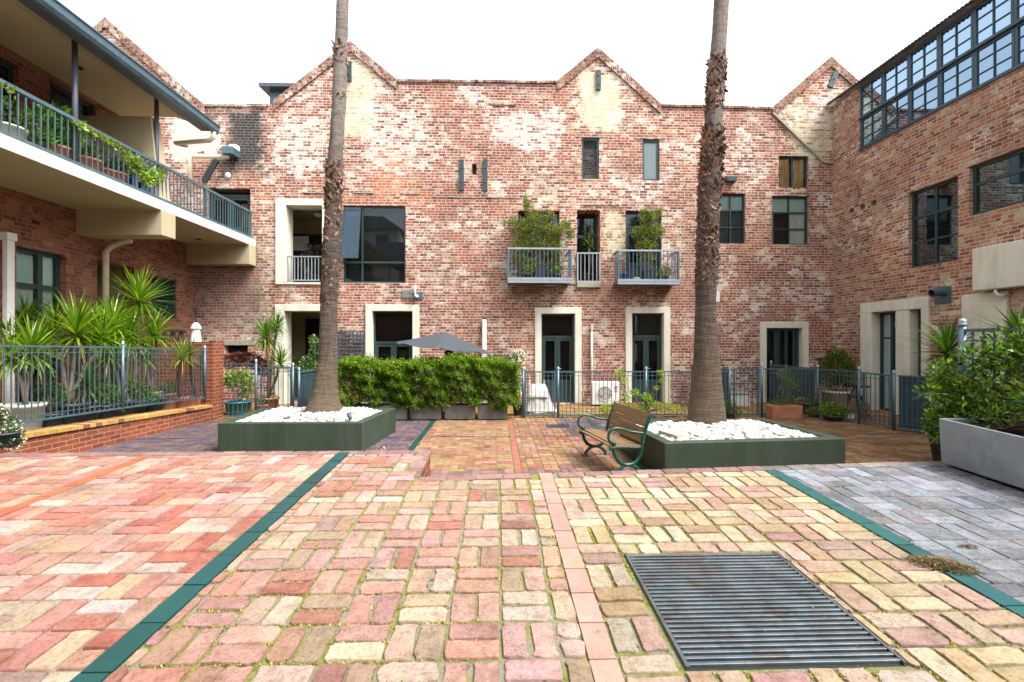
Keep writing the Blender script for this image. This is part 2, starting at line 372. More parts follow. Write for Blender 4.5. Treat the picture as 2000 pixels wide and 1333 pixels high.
M['whitepot'] = plain('off_white_pot', (.52,.54,.50), .6, .08, 5, .0005)
M['soil'] = plain('dark_soil', (.035,.025,.018), .95, .4, 20, .01, 50)
M['flower'] = leafmat('petals', .6, .3, (1,1,1))

# ------------------------------------------------------------------ ground and paving
pav, pt, pp, po = newmat('paving_brick'); k = NT(pt)
a_ = k.n('ShaderNodeAttribute', attribute_name='Col').outputs['Color']
P_ = k.n('ShaderNodeNewGeometry').outputs['Position']
n1 = k.noise(P_, 14, 7, .75); n2 = k.noise(P_, 60, 6, .8); n3 = k.noise(P_, 2.2, 5, .65); n4 = k.noise(P_, 190, 3, .7)
c_ = k.mix(1, a_, k.ramp(n1, [(.3,(.6,.56,.52)),(.5,(1,1,1)),(.7,(1.25,1.25,1.22))]), 'MULTIPLY')
c_ = k.mix(1, c_, k.ramp(n2, [(.34,(.5,.46,.40)),(.47,(1,1,1)),(.7,(1.2,1.2,1.2))]), 'MULTIPLY')
c_ = k.mix(k.math('MULTIPLY', k.ramp(n1, [(.52,0.),(.72,1.)]), .42), c_, (.62,.54,.46))
c_ = k.mix(k.math('MULTIPLY', k.ramp(k.noise(P_, 7, 8, .8), [(.56,0.),(.74,1.)]), .4), c_, (.15,.12,.07))
c_ = k.mix(k.math('MULTIPLY', k.ramp(n4, [(.60,0.),(.68,1.)]), .5), c_, (.10,.08,.06))
c_ = k.mix(1, c_, k.ramp(n3, [(.32,(.74,.71,.68)),(.52,(1,1,1)),(.7,(1.1,1.1,1.1))]), 'MULTIPLY')
c_ = k.mix(k.math('MULTIPLY', k.ramp(k.noise(P_, 1.1, 9, .8), [(.54,0.),(.70,1.)]), .38), c_, (.30,.25,.17))
c_ = k.mix(1, c_, (.61,.545,.53), 'MULTIPLY')
k.l(c_, pp.inputs['Base Color']); pp.inputs['Roughness'].default_value = .8; pp.inputs['Specular IOR Level'].default_value = .3
k.l(k.bump(k.math('ADD', n2, k.math('MULTIPLY', n1, 1.2)), .011), pp.inputs['Normal'])
tile, tt, tp, to = newmat('strip_tile'); k = NT(tt)
a_ = k.n('ShaderNodeAttribute', attribute_name='Col').outputs['Color']; P_ = k.n('ShaderNodeNewGeometry').outputs['Position']
c_ = k.mix(1, a_, k.ramp(k.noise(P_, 160, 3, .8), [(.35,(.7,.7,.7)),(.62,(1.25,1.25,1.25))]), 'MULTIPLY')
c_ = k.mix(1, c_, k.ramp(k.noise(P_, 6, 6, .7), [(.3,(.8,.8,.8)),(.7,(1.12,1.12,1.12))]), 'MULTIPLY')
c_ = k.mix(1, c_, (.62,.6,.6), 'MULTIPLY')
c_ = k.mix(k.math('MULTIPLY', k.ramp(k.noise(P_, 22, 8, .85), [(.58,0.),(.70,1.)]), .28), c_, (.33,.31,.26))
k.l(c_, tp.inputs['Base Color']); tp.inputs['Roughness'].default_value = .55
bed, bt_, bp, bo = newmat('sand_and_moss_bed'); k = NT(bt_)
P_ = k.n('ShaderNodeNewGeometry').outputs['Position']; sx = k.n('ShaderNodeSeparateXYZ'); k.l(P_, sx.inputs[0])
ms_ = k.ramp(k.noise(P_, 3.5, 7, .8), [(.40,0.),(.56,1.)])
zone = k.math('MULTIPLY', k.mapr(sx.outputs[0], -1.75, -1.45, .12, 1), k.mapr(sx.outputs[0], 2.4, 2.9, 1, .6))
mo = k.ramp(k.noise(P_, 55, 5, .8), [(.3,(.045,.055,.012)),(.5,(.17,.19,.03)),(.7,(.34,.30,.05))])
sd = k.ramp(k.noise(P_, 90, 5, .8), [(.3,(.13,.115,.09)),(.7,(.34,.31,.26))])
k.l(k.mix(k.math('MULTIPLY', ms_, zone), sd, mo), bp.inputs['Base Color']); bp.inputs['Roughness'].default_value = .95
k.l(k.bump(k.noise(P_, 70, 6, .8), .012), bp.inputs['Normal'])

g = MB(); g.add([(-900,-900,-.06),(900,-900,-.06),(900,900,-.06),(-900,900,-.06)], [(0,1,2,3)])
tag(g.build('ground', M['asphaltish']), kind='structure')

CREST_A = (-.68, 4.19); CREST_B = (4.09, 4.52)
def crest(x):
    if x < CREST_A[0]: return 5.0
    return CREST_A[1]+(x-CREST_A[0])*(CREST_B[1]-CREST_A[1])/(CREST_B[0]-CREST_A[0])

def brick_stone(mb, x0, x1, y0, y1, zf, col, hi=True, th=.03, rr=.016, jit=.0035):
    """one paver with rounded, slightly uneven edges"""
    if x1-x0 < .02 or y1-y0 < .02: return
    r = min(rr*R.uniform(.5,1.5), (x1-x0)*.45, (y1-y0)*.45); dz = R.uniform(-.0025,.0025); tx = R.uniform(-.012,.012); ty = R.uniform(-.012,.012)
    cx, cy = (x0+x1)/2, (y0+y1)/2; pts = []
    if hi:
        for (ax, ay, a0) in ((x1-r, y1-r, 0), (x0+r, y1-r, 90), (x0+r, y0+r, 180), (x1-r, y0+r, 270)):
            for da in (0, 45, 90):
                a = radians(a0+da); pts.append((ax+r*cos(a)+R.gauss(0,jit*.6), ay+r*sin(a)+R.gauss(0,jit*.6)))
            nx = {0:(cx,y1),90:(x0,cy),180:(cx,y0),270:(x1,cy)}[a0]
            for q in (-.33, .33) if ((a0 in (0,180)) == (x1-x0 > y1-y0)) else (0,):
                if a0 in (0,180): s_ = 1 if a0 == 0 else -1; pts.append((cx-s_*q*(x1-x0)*-1*(-1 if False else 1), nx[1]+R.gauss(0,jit)))
                else: s_ = 1 if a0 == 90 else -1; pts.append((nx[0]+R.gauss(0,jit), cy+s_*-1*q*(y1-y0)*-1*-1))
        # order points by angle about the centre to stay a simple outline
        pts.sort(key=lambda p: atan2((p[1]-cy)/(y1-y0), (p[0]-cx)/(x1-x0)))
        rings = [(.90, 0), (.965, -.0025), (1, -.009), (1.0, -th)]
    else:
        c = r*.6; pts = [(x1-c,y1),(x0+c,y1),(x0,y1-c),(x0,y0+c),(x0+c,y0),(x1-c,y0),(x1,y0+c),(x1,y1-c)]
        rings = [(.95, 0), (1, -.006), (1, -th)]
    vs_ = []; m_ = min(x1-x0, y1-y0)
    for s_, z in rings:
        ins = (1-s_)*m_*.5 if s_ < 1 else 0
        for x, y in pts:
            d = sqrt((x-cx)**2+(y-cy)**2)+1e-6
            X = x-(x-cx)/d*ins; Y = y-(y-cy)/d*ins
            vs_.append((X, Y, zf(Y)+dz+z+(X-cx)*tx+(Y-cy)*ty))
    n = len(pts); fs = [tuple(range(n))]
    for i in range(len(rings)-1): fs += [((i+1)*n+j, (i+1)*n+(j+1)%n, i*n+(j+1)%n, i*n+j) for j in range(n)]
    mb.add(vs_, fs, col)
def jitcol(c, a=.08, b=.05):
    v = 1+R.gauss(0, a); return tuple(max(.008, x*v*(1+R.gauss(0, b))) for x in c)
def basket(mb, x0, x1, y0, y1, zf, colf, m=.24, gap=.010, hi=True, ymax=None, skip=None, ox=0, oy=0, jit=.0035, rr=.016):
    i0, i1 = math.floor((x0-ox)/m), math.ceil((x1-ox)/m); j0, j1 = math.floor((y0-oy)/m), math.ceil((y1-oy)/m)
    for i in range(i0, i1):
        for j in range(j0, j1):
            for h in (0, 1):
                X0, Y0 = ox+i*m, oy+j*m
                if (i+j) % 2: bx = (X0, X0+m, Y0+h*m/2, Y0+(h+1)*m/2)
                else: bx = (X0+h*m/2, X0+(h+1)*m/2, Y0, Y0+m)
                a, b, c, d = bx; g_ = gap*R.uniform(.6,1.3)/2
                cx_ = (a+b)/2; ym = min(y1, ymax(cx_)) if ymax else y1
                a, b, c, d = max(a+g_, x0), min(b-g_, x1), max(c+g_, y0), min(d-g_, ym)
                if b-a < .025 or d-c < .025: continue
                if skip:
                    s_ = skip
                    if a < s_[1] and b > s_[0] and c < s_[3] and d > s_[2]:
                        opts = [((a,min(b,s_[0]),c,d)), ((max(a,s_[1]),b,c,d)), ((a,b,c,min(d,s_[2]))), ((a,b,max(c,s_[3]),d))]
                        opts = [q for q in opts if q[1]-q[0] > .022 and q[3]-q[2] > .022]
                        if not opts: continue
                        a, b, c, d = max(opts, key=lambda q: (q[1]-q[0])*(q[3]-q[2]))
                brick_stone(mb, a, b, c, d, zf, colf((a+b)/2, (c+d)/2), hi, jit=jit, rr=rr)
def strip(mb, x0, x1, y0, y1, zf, L, col, alongx=False, dz=.0, gap=.008):
    n = max(1, round(((x1-x0) if alongx else (y1-y0))/L))
    for i in range(n):
        if alongx: a, b, c, d = x0+(x1-x0)*i/n+gap/2, x0+(x1-x0)*(i+1)/n-gap/2, y0, y1
        else: a, b, c, d = x0, x1, y0+(y1-y0)*i/n+gap/2, y0+(y1-y0)*(i+1)/n-gap/2
        cc = jitcol(col, .13 if col[0] < .1 else .05, .03); dz_ = dz; dz = dz_+R.uniform(-.0015,.0015)
        mb.add([(a,c,zf(c)+dz),(b,c,zf(c)+dz),(b,d,zf(d)+dz),(a,d,zf(d)+dz),(a,c,zf(c)-.03),(b,c,zf(c)-.03),(b,d,zf(d)-.03),(a,d,zf(d)-.03)],
               [(0,1,2,3),(4,5,1,0),(5,6,2,1),(6,7,3,2),(7,4,0,3)], cc); dz = dz_
# the raised foreground terrace: body, bed, bricks
tb = MB()
outl = [(-7.35,-6),(XR-.02,-6),(XR-.02,crest(XR)),CREST_A,(-.68,5.0),(-7.35,5.0)]
zt = lambda y: fgz(y)-.012
n = len(outl)
tb.add([(x,y,zt(y)) for x,y in outl], [tuple(range(n))])
terr = tb.build('terrace_ground', bed); tag(terr, kind='structure')
rb = MB()
def riser(a, b):
    rb.add([(a[0],a[1],-.05),(b[0],b[1],-.05),(b[0],b[1],zt(b[1])-.001),(a[0],a[1],zt(a[1])-.001)], [(0,1,2,3)])
riser(outl[3],outl[2]); riser(outl[4],outl[3]); riser(outl[5],outl[4])
tag(rb.build('terrace_retaining_wall', M['brick_new']), 'low red brick face below the edge of the near terrace', 'retaining wall')
GR = [onF(1220,1082), onF(1515,1077), onF(1768,1297), onF(1340,1305)]
gx0 = (GR[0].x+GR[3].x)/2; gx1 = (GR[1].x+GR[2].x)/2; gy1 = (GR[0].y+GR[1].y)/2; gy0 = (GR[2].y+GR[3].y)/2
print('GRATE', gx0, gx1, gy0, gy1)
SK = (gx0-.014, gx1+.016, gy0-.012, gy1+.012)
REDP = [(.58,.23,.17),(.60,.30,.23),(.56,.20,.15),(.60,.25,.18),(.62,.34,.27),(.52,.17,.13),(.68,.46,.37),(.62,.31,.27),(.72,.58,.48),(.66,.44,.33),(.60,.30,.24),(.74,.66,.60),(.66,.40,.34),(.60,.28,.22)]
MIDP = [(.64,.46,.39),(.62,.49,.36),(.66,.56,.42),(.70,.60,.51),(.56,.44,.32),(.66,.42,.36),(.72,.64,.54),(.54,.40,.36),(.62,.52,.35)]
BLUP = [(.27,.33,.40),(.33,.41,.50),(.22,.27,.33),(.40,.48,.57),(.30,.32,.37),(.37,.46,.55),(.33,.40,.47)]
def cA(x, y): 
    c = R.choice(REDP if R.random() < .75 else MIDP); far = min(1, max(0, (y-2.2)/2.5))*.3
    return jitcol(tuple(q*(1-far)+w_*far for q, w_ in zip(c, (.62,.42,.32))), .1, .04)
def cB(x, y):
    pr = .70 if x < -.9 else (.45 if x < .2 else .14)
    c = R.choice([(.62,.34,.28),(.66,.42,.36),(.60,.38,.34),(.68,.48,.40),(.56,.28,.22),(.64,.46,.42),(.58,.40,.30)]) if R.random() < pr else R.choice(MIDP)
    return jitcol(c, .1, .04)
def cC(x, y):
    c = R.choice([(.64,.53,.35),(.67,.58,.42),(.60,.48,.30),(.66,.50,.41),(.58,.42,.36),(.70,.64,.50)]) if R.random() < .85 else R.choice(MIDP); return jitcol(c, .1, .04)
def cD(x, y): return jitcol(R.choice(BLUP), .12, .03)
GRN = (.004,.088,.085); TER = (.60,.34,.28)
GX0, GX1 = -1.60, -1.485
CX0, CX1 = .37, .48
HX0, HX1 = 2.41, 2.52
fg = MB(); L_ = -7.3
basket(fg, L_, -3.50, 1.0, 4.89, fgz, cA, gap=.010, ox=-.01, oy=.02, jit=.002, rr=.008, hi=True)
basket(fg, -3.39, GX0-.004, 1.0, 4.89, fgz, cA, gap=.011, ox=-.04, oy=.02, jit=.0028, rr=.011)
basket(fg, GX1+.012, CX0-.006, 1.0, 4.89, fgz, cB, gap=.020, ox=.02, oy=.03, ymax=lambda x: (4.89 if x < -.8 else crest(max(x,-.67))-.115), jit=.0045, rr=.015)
basket(fg, CX1+.006, HX0-.008, 1.0, 4.7, fgz, cC, gap=.020, ox=.0, oy=.05, ymax=lambda x: crest(x)-.115, skip=SK, jit=.0045, rr=.015)
basket(fg, HX1+.004, 7.2, 1.0, 4.9, fgz, cD, gap=.007, ox=.04, oy=.03, ymax=lambda x: crest(x)-.115, jit=.0015, rr=.005)
# copings
MAUV = (.40,.27,.25)
x = L_
while x < -.82:
    brick_stone(fg, x+.003, min(x+.235, -.81), 4.895, 5.03, fgz, jitcol(MAUV,.1,.04), False); x += .238
y = 4.2
while y < 5.0:
    brick_stone(fg, -.80, -.665, y, min(y+.232,5.03), fgz, jitcol(MAUV,.1,.04), False); y += .236
x = -.66; cr = (CREST_B[1]-CREST_A[1])/(CREST_B[0]-CREST_A[0])
while x < 9.5:
    if not (CX0-.02 < x+.12 < CX1+.0):
        n0 = len(fg.v); brick_stone(fg, x+.003, x+.235, 0, .115, lambda y: 0, jitcol(MAUV if x < 2.3 else (.36,.33,.34),.1,.04), False)
        for i in range(n0, len(fg.v)):
            q = fg.v[i]; yy = crest(q[0])-.112+q[1]; fg.v[i] = (q[0], yy, q[2]+fgz(yy))
    x += .238
tag(fg.build('terrace_paving', pav), kind='structure')
st = MB()
strip(st, GX0, GX1, 1.0, 4.98, fgz, .30, GRN, dz=.001)
strip(st, CX0, CX1, 1.0, crest(.42)+.005, fgz, .23, TER, dz=.001)
strip(st, HX0, HX1, 1.0, crest(HX0)+.0, fgz, .30, (.008,.115,.12), dz=.001)
strip(st, -3.495, -3.395, 1.0, 4.98, fgz, .23, (.52,.17,.09), dz=.001)
tag(st.build('terrace_tile_strip', tile), kind='structure')
# moss crumbs in the joints
def moss(n, xr, yr, zf, dens):
    P = []; C = []
    for _ in range(n):
        x_ = R.uniform(*xr); y_ = R.uniform(*yr)
        if math.sin(x_*3.1+y_*1.7)+math.sin(x_*1.3-y_*4.1)+R.gauss(0,.7) < dens: continue
        # snap to a joint line
        if R.random() < .5: x_ = round(x_/.12)*.12+R.gauss(0,.004)
        else: y_ = .03+round((y_-.03)/.12)*.12+R.gauss(0,.004)
        if y_ > crest(x_)-.13 or (SK[0] < x_ < SK[1] and SK[2] < y_ < SK[3]) or CX0-.0 < x_ < CX1: continue
        s_ = R.uniform(.002,.0055); z = zf(y_)-.005
        a = R.uniform(0,6.28); v = Vector((cos(a),sin(a),R.uniform(-.2,.9)))*s_; w_ = Vector((-sin(a),cos(a),R.uniform(-.4,.8)))*s_
        c = Vector((x_,y_,z)); P.append([c-v, c-w_, c+v+Vector((0,0,s_)), c+w_])
        C.append(jitcol(R.choice([(.20,.24,.03),(.34,.32,.04),(.10,.15,.02),(.42,.34,.08),(.26,.19,.05)]), .2, .05))
    return np.array([[list(q) for q in p] for p in P]), np.array(C)
P1, C1 = moss(52000, (-1.4, 3.4), (1.7, 4.3), fgz, -.3)
tag(quads('moss', P1, C1, M['leaf']), 'yellow green moss growing in the joints of the near brick paving', 'moss', kind='stuff')

# lower courtyard and patio paving
lz = lambda y: 0.0
lb = MB(); lb.add([(-12,4,-.012),(12.5,4,-.012),(12.5,16,-.012),(-12,16,-.012)], [(0,1,2,3)])
tag(lb.build('courtyard_bed', bed), kind='structure')
LOWP = [(.46,.22,.15),(.50,.32,.18),(.42,.28,.15),(.52,.36,.26),(.38,.20,.15),(.46,.34,.14)]
PURP = [(.15,.12,.16),(.19,.14,.17),(.12,.105,.15),(.24,.16,.16),(.20,.17,.20)]
MOSP = [(.30,.20,.08),(.26,.17,.07),(.34,.21,.11),(.24,.16,.06),(.36,.19,.13)]
def cL(x, y):
    if x < GX0: return jitcol(R.choice(PURP), .12, .05)
    if y < 7.35 or (x > 1.2 and 7 < y < 9 and x < 2.4 and R.random() < .25): return jitcol(R.choice([(.32,.20,.19),(.27,.18,.18),(.36,.26,.24)]), .1, .04)
    if x > 4.3: return jitcol(R.choice(MOSP), .14, .05)
    if 10.02 < y < 12.3 and x > .5: return jitcol(R.choice(PURP if x > 1.5 else LOWP), .12, .05)
    return jitcol(R.choice(LOWP), .12, .05)
lp = MB(); kw = dict(gap=.011, hi=False, rr=.012)
for (xa, xb) in ((-9, -3.50), (-3.39, GX0-.004), (GX1+.004, CX0-.1-.006), (CX1-.1+.006, HX0-.2-.006), (HX1-.2+.006, 10.4)):
    basket(lp, xa, xb, 5.1, 9.93, lz, cL, oy=.0, **kw); basket(lp, xa, xb, 10.0, 12.28, lz, cL, oy=.04, **kw)
tag(lp.build('courtyard_paving', pav), kind='structure')
ls = MB()
strip(ls, GX0, GX1, 5.1, 12.28, lz, .3, (.004,.075,.05), dz=.001)
strip(ls, CX0-.1, CX1-.1, 5.1, 12.28, lz, .23, (.50,.20,.13), dz=.001)
strip(ls, HX0-.2, HX1-.2, 5.1, 12.28, lz, .3, (.01,.09,.08), dz=.001)
strip(ls, -3.495, -3.395, 5.1, 12.28, lz, .23, (.46,.16,.08), dz=.001)
for xa, xb in ((-9,-3.5),(-3.39,GX0),(GX1,CX0-.1),(CX1-.1,HX0-.2),(HX1-.2,10.4)):
    strip(ls, xa+.002, xb-.002, 9.94, 9.99, lz, .3, (.035,.05,.13), True, dz=.001)
tag(ls.build('courtyard_tile_strip', tile), kind='structure')
pp_ = MB()
YEL = [(.50,.34,.10),(.46,.30,.09),(.54,.38,.14),(.42,.26,.08)]
basket(pp_, -9.1, XR, 12.34, 15.0, lambda y: .012, lambda x, y: jitcol(R.choice(YEL if R.random() < .94 else [(.3,.13,.1)]), .1, .04), **kw)
tag(pp_.build('patio_paving', pav), kind='structure')

# ------------------------------------------------------------------ walls with real openings
def side(s):
    if s == 'B': return lambda u, d, z: (u, YB+d, z)
    if s == 'L': return lambda u, d, z: (XL-d, u, z)
    if s == 'R': return lambda u, d, z: (XR+d, u, z)
def sbox(mb, s, u0, u1, d0, d1, z0, z1, col=None):
    a = side(s)(u0, d0, z0); b = side(s)(u1, d1, z1); mb.box(a[0], b[0], a[1], b[1], a[2], b[2], col)
def wall_cells(mb, s, u0, u1, z0, z1, holes, depth=.4):
    P = side(s)
    us = sorted({u0, u1, *[h[0] for h in holes], *[h[1] for h in holes]}); zs = sorted({z0, z1, *[h[2] for h in holes], *[h[3] for h in holes]})
    us = [u for u in us if u0 <= u <= u1]; zs = [z for z in zs if z0 <= z <= z1]
    for i in range(len(us)-1):
        for j in range(len(zs)-1):
            um = (us[i]+us[i+1])/2; zm = (zs[j]+zs[j+1])/2
            if any(h[0] < um < h[1] and h[2] < zm < h[3] for h in holes): continue
            mb.add([P(us[i],0,zs[j]),P(us[i+1],0,zs[j]),P(us[i+1],0,zs[j+1]),P(us[i],0,zs[j+1])], [(0,1,2,3)])
    for h in holes:
        a, b, c, d = h[:4]; dp = h[4] if len(h) > 4 else depth
        for q in ((a,c,a,d),(b,c,b,d)): mb.add([P(q[0],0,q[1]),P(q[0],dp,q[1]),P(q[2],dp,q[3]),P(q[2],0,q[3])], [(0,1,2,3)])
        for z in (c, d): mb.add([P(a,0,z),P(b,0,z),P(b,dp,z),P(a,dp,z)], [(0,1,2,3)])
def window(parent, s, r, d=.12, fw=.05, mull=(), tran=(), mat='frame', glass='glass', back='dark', bars=.03, extra=(), name='window', label=None, bd=.3, fd=.06):
    """r = (u0,u1,z0,z1); frame, pane and what shows behind the glass"""
    u0, u1, z0, z1 = r
    root = MB()
    sbox(root, s, u0, u0+fw, d, d+fd, z0, z1); sbox(root, s, u1-fw, u1, d, d+fd, z0, z1)
    sbox(root, s, u0+fw, u1-fw, d, d+fd, z0, z0+fw); sbox(root, s, u0+fw, u1-fw, d, d+fd, z1-fw, z1)
    for m_ in mull:
        q, wd = (m_ if isinstance(m_, tuple) else (m_, bars)); u = u0+(u1-u0)*q; sbox(root, s, u-wd/2, u+wd/2, d+.004, d+fd-.004, z0+fw, z1-fw)
    for m_ in tran:
        q, wd = (m_ if isinstance(m_, tuple) else (m_, bars)); z = z0+(z1-z0)*q; sbox(root, s, u0+fw, u1-fw, d+.006, d+fd-.006, z-wd/2, z+wd/2)
    f = root.build(name, M[mat], parent)
    if label: f['label'] = label
    P = side(s); pm = MB(); pd = d+fd/2+.001
    pm.add([P(u0+.01,pd,z0+.01),P(u1-.01,pd,z0+.01),P(u1-.01,pd,z1-.01),P(u0+.01,pd,z1-.01)], [(0,1,2,3)]); pm.build('pane', M[glass], f)
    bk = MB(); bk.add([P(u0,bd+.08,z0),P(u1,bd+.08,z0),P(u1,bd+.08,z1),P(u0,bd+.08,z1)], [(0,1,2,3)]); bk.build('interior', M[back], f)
    for (nm, a, b, c, e, mt) in extra:
        wv = MB(); n = 24
        ua = u0+(u1-u0)*a; ub = u0+(u1-u0)*b; za = z0+(z1-z0)*c; zb = z0+(z1-z0)*e
        amp = .02 if nm == 'curtain' else .0
        vs_ = []
        for i in range(n+1):
            u = ua+(ub-ua)*i/n; dd = d+fd+.028+amp*sin(i*1.9)
            vs_ += [P(u,dd,za), P(u,dd,zb)]
        wv.add(vs_, [(2*i,2*i+2,2*i+3,2*i+1) for i in range(n)]); wv.build(nm, M[mt], f)
    return f
def door(parent, s, r, d=.16, transom=.72, label=None, solid=.0, handle=True, mat='frame'):
    """double french door with a glazed light over it"""
    u0, u1, z0, z1 = r; h = z1-z0; zt_ = z0+h*transom; um = (u0+u1)/2; b = MB(); fd = .06
    fw = .06
    sbox(b, s, u0, u0+fw, d, d+fd, z0, z1); sbox(b, s, u1-fw, u1, d, d+fd, z0, z1); sbox(b, s, u0+fw, u1-fw, d, d+fd, z1-fw, z1)
    sbox(b, s, u0+fw, u1-fw, d, d+fd, zt_-.04, zt_+.04); sbox(b, s, u0+fw, u1-fw, d, d+fd, z0, z0+.05)
    f = b.build('door', M[mat], parent)
    if label: f['label'] = label
    zb = z0+.05
    for (a, c) in ((u0+fw, um-.004), (um+.004, u1-fw)):
        l = MB(); e = .085; p0 = z0+h*transom*.30
        sbox(l, s, a, a+e, d+.012, d+fd-.008, zb, zt_-.04); sbox(l, s, c-e, c, d+.012, d+fd-.008, zb, zt_-.04)
        sbox(l, s, a+e, c-e, d+.012, d+fd-.008, zt_-.04-e, zt_-.04)
        sbox(l, s, a+e, c-e, d+.012, d+fd-.008, p0, p0+.10); sbox(l, s, a+e, c-e, d+.012, d+fd-.008, zb, zb+.12)
        sbox(l, s, a+e, c-e, d+.024, d+fd-.014, zb+.12, p0)
        l.build('door_leaf', M[mat], f)
    if handle:
        hd = MB(); P = side(s); sbox(hd, s, um+.02, um+.05, d-.004, d+.012, z0+.98, z0+1.12); sbox(hd, s, um+.02, um+.13, d-.04, d-.022, z0+1.06, z0+1.08)
        hd.build('handle', M['galv_lt'], f)
    P = side(s); pm = MB(); pd = d+.035
    pm.add([P(u0,pd,z0+.02),P(u1,pd,z0+.02),P(u1,pd,z1-.01),P(u0,pd,z1-.01)], [(0,1,2,3)]); pm.build('pane', M['glass'], f)
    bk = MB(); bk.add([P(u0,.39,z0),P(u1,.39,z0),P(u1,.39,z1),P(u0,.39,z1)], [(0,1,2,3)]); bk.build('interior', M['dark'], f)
    return f
def surround(parent, s, r, fw=.2, depth=.4, proud=.045, sill=False, wl=None):
    """cream rendered reveal and face frame around an opening r"""
    u0, u1, z0, z1 = r; b = MB(); wl = wl or fw
    sbox(b, s, u0-wl, u0+.004, -proud, depth, z0, z1); sbox(b, s, u1-.004, u1+wl, -proud, depth, z0, z1); sbox(b, s, u0-wl, u1+wl, -proud, depth, z1-.004, z1+fw)
    return b.build('door_surround', M['cream'], parent, bevel=.012)

# ---------------------------------------------------------------- back building
back = thing('brick_warehouse', 'long weathered red brick warehouse with gables facing the courtyard, patches of old white paint', 'building', (0,YB,0))
top_px = [(-220,205),(20,205),(207,38),(352,168),(400,208),(525,208),(535,200),(685,85),(775,159),(1088,162),(1168,97),(1290,207),(1508,213),(1622,115),(1735,215),(2150,225)]
TOP = [(onY(px, py, YB).x, onY(px, py, YB).z) for px, py in top_px]
ZF = min(z for _, z in TOP)-.4
O = dict(
 logA=BR(559,402,630,552), big=BR(670,402,792,553), port=BR(556,608,626,788), g1=BR(727,608,806,796), d1=BR(1057,613,1123,790), d2=BR(1234,612,1296,788),
 d3=BR(1496,641,1566,800), bA=BR(1012,412,1093,549), bB=BR(1127,411,1172,552), bC=BR(1222,412,1292,550), n1=BR(1136,270,1170,350), n2=BR(1255,273,1288,353),
 wD=BR(1402,378,1456,476), wE=BR(1508,383,1580,478), wF=BR(1521,305,1579,367), ld=BR(403,368,489,476), vent=BR(922,320,931,341), slot=BR(438,674,484,690), nich=BR(1597,699,1636,738))
for kk in ('port','g1','d1','d2','d3'): a = list(O[kk]); a[2] = 0.02; O[kk] = tuple(a)
holes = []
for kk, r in O.items():
    dp = .3 if kk in ('logA','port') else (1.2 if kk == 'bB' else (.25 if kk in ('vent','slot','nich') else .4))
    if kk == 'ld': dp = .4
    holes.append((*r, dp))
wb = MB(); wall_cells(wb, 'B', TOP[0][0], TOP[-1][0], -.05, ZF, holes)
for (a, b) in zip(TOP[:-1], TOP[1:]):
    wb.add([(a[0],YB,ZF),(b[0],YB,ZF),(b[0],YB,b[1]),(a[0],YB,a[1])], [(0,1,2,3)])
    wb.add([(a[0],YB,a[1]),(b[0],YB,b[1]),(b[0],YB+.35,b[1]),(a[0],YB+.35,a[1])], [(0,1,2,3)])
    wb.add([(a[0],YB+.35,a[1]),(b[0],YB+.35,b[1]),(b[0],YB+.35,ZF-2),(a[0],YB+.35,ZF-2)], [(0,1,2,3)])
wb.build('wall', M['brick_back'], back)
# brick copings on slopes and parapets
cp = MB()
for (a, b) in zip(TOP[:-1], TOP[1:]):
    if b[0]-a[0] < .35: continue
    sl_ = abs(b[1]-a[1]) > .5; h = .30 if sl_ else .07; hl_, hu_ = (.85,.15) if sl_ else (.4,.6); n = max(1, int((b[0]-a[0])/.5))
    for i in range(n):
        t0, t1 = i/n, (i+1)/n; j0 = R.uniform(-.012,.012)
        p = [(a[0]+(b[0]-a[0])*t, a[1]+(b[1]-a[1])*t+j0) for t in (t0, t1)]
        cp.hexa([(p[0][0],YB-.05,p[0][1]-h*hl_),(p[1][0],YB-.05,p[1][1]-h*hl_),(p[1][0],YB+.38,p[1][1]-h*hl_),(p[0][0],YB+.38,p[0][1]-h*hl_),
                 (p[0][0],YB-.05,p[0][1]+h*hu_),(p[1][0],YB-.05,p[1][1]+h*hu_),(p[1][0],YB+.38,p[1][1]+h*hu_),(p[0][0],YB+.38,p[0][1]+h*hu_)])
cp.build('coping', M['brick_coping'], back)
# raking flashing at the right gable and ledges
fl = MB()
q = [onY(1508,222,YB), onY(1606,318,YB), onY(1626,320,YB)]
fl.bar(q[0]+Vector((0,-.03,0)), q[1]+Vector((0,-.03,0)), .08, .05); fl.bar(q[1]+Vector((0,-.03,0)), q[2]+Vector((0,-.03,0)), .08, .05)
fl.build('flashing', M['stone'], back)
for (px0, py0, px1, py1) in ((1124,266,1182,269),(1243,269,1298,272),(958,203,1008,207),(845,384,1010,387),(1135,398,1210,401),(590,372,640,378),(690,372,730,378),(782,375,822,380)):
    lb_ = MB(); r = BR(px0,py0,px1,py1); n = int((r[1]-r[0])/.12)+1
    for i in range(n):
        z = r[2]+R.uniform(-.012,.012); sbox(lb_, 'B', r[0]+(r[1]-r[0])*i/n, r[0]+(r[1]-r[0])*(i+1)/n-.004, -.012-R.random()*.02, .02, z, z+.032)
    lb_.build('ledge', M['stone'] if px0 != 958 else M['timber'], back)
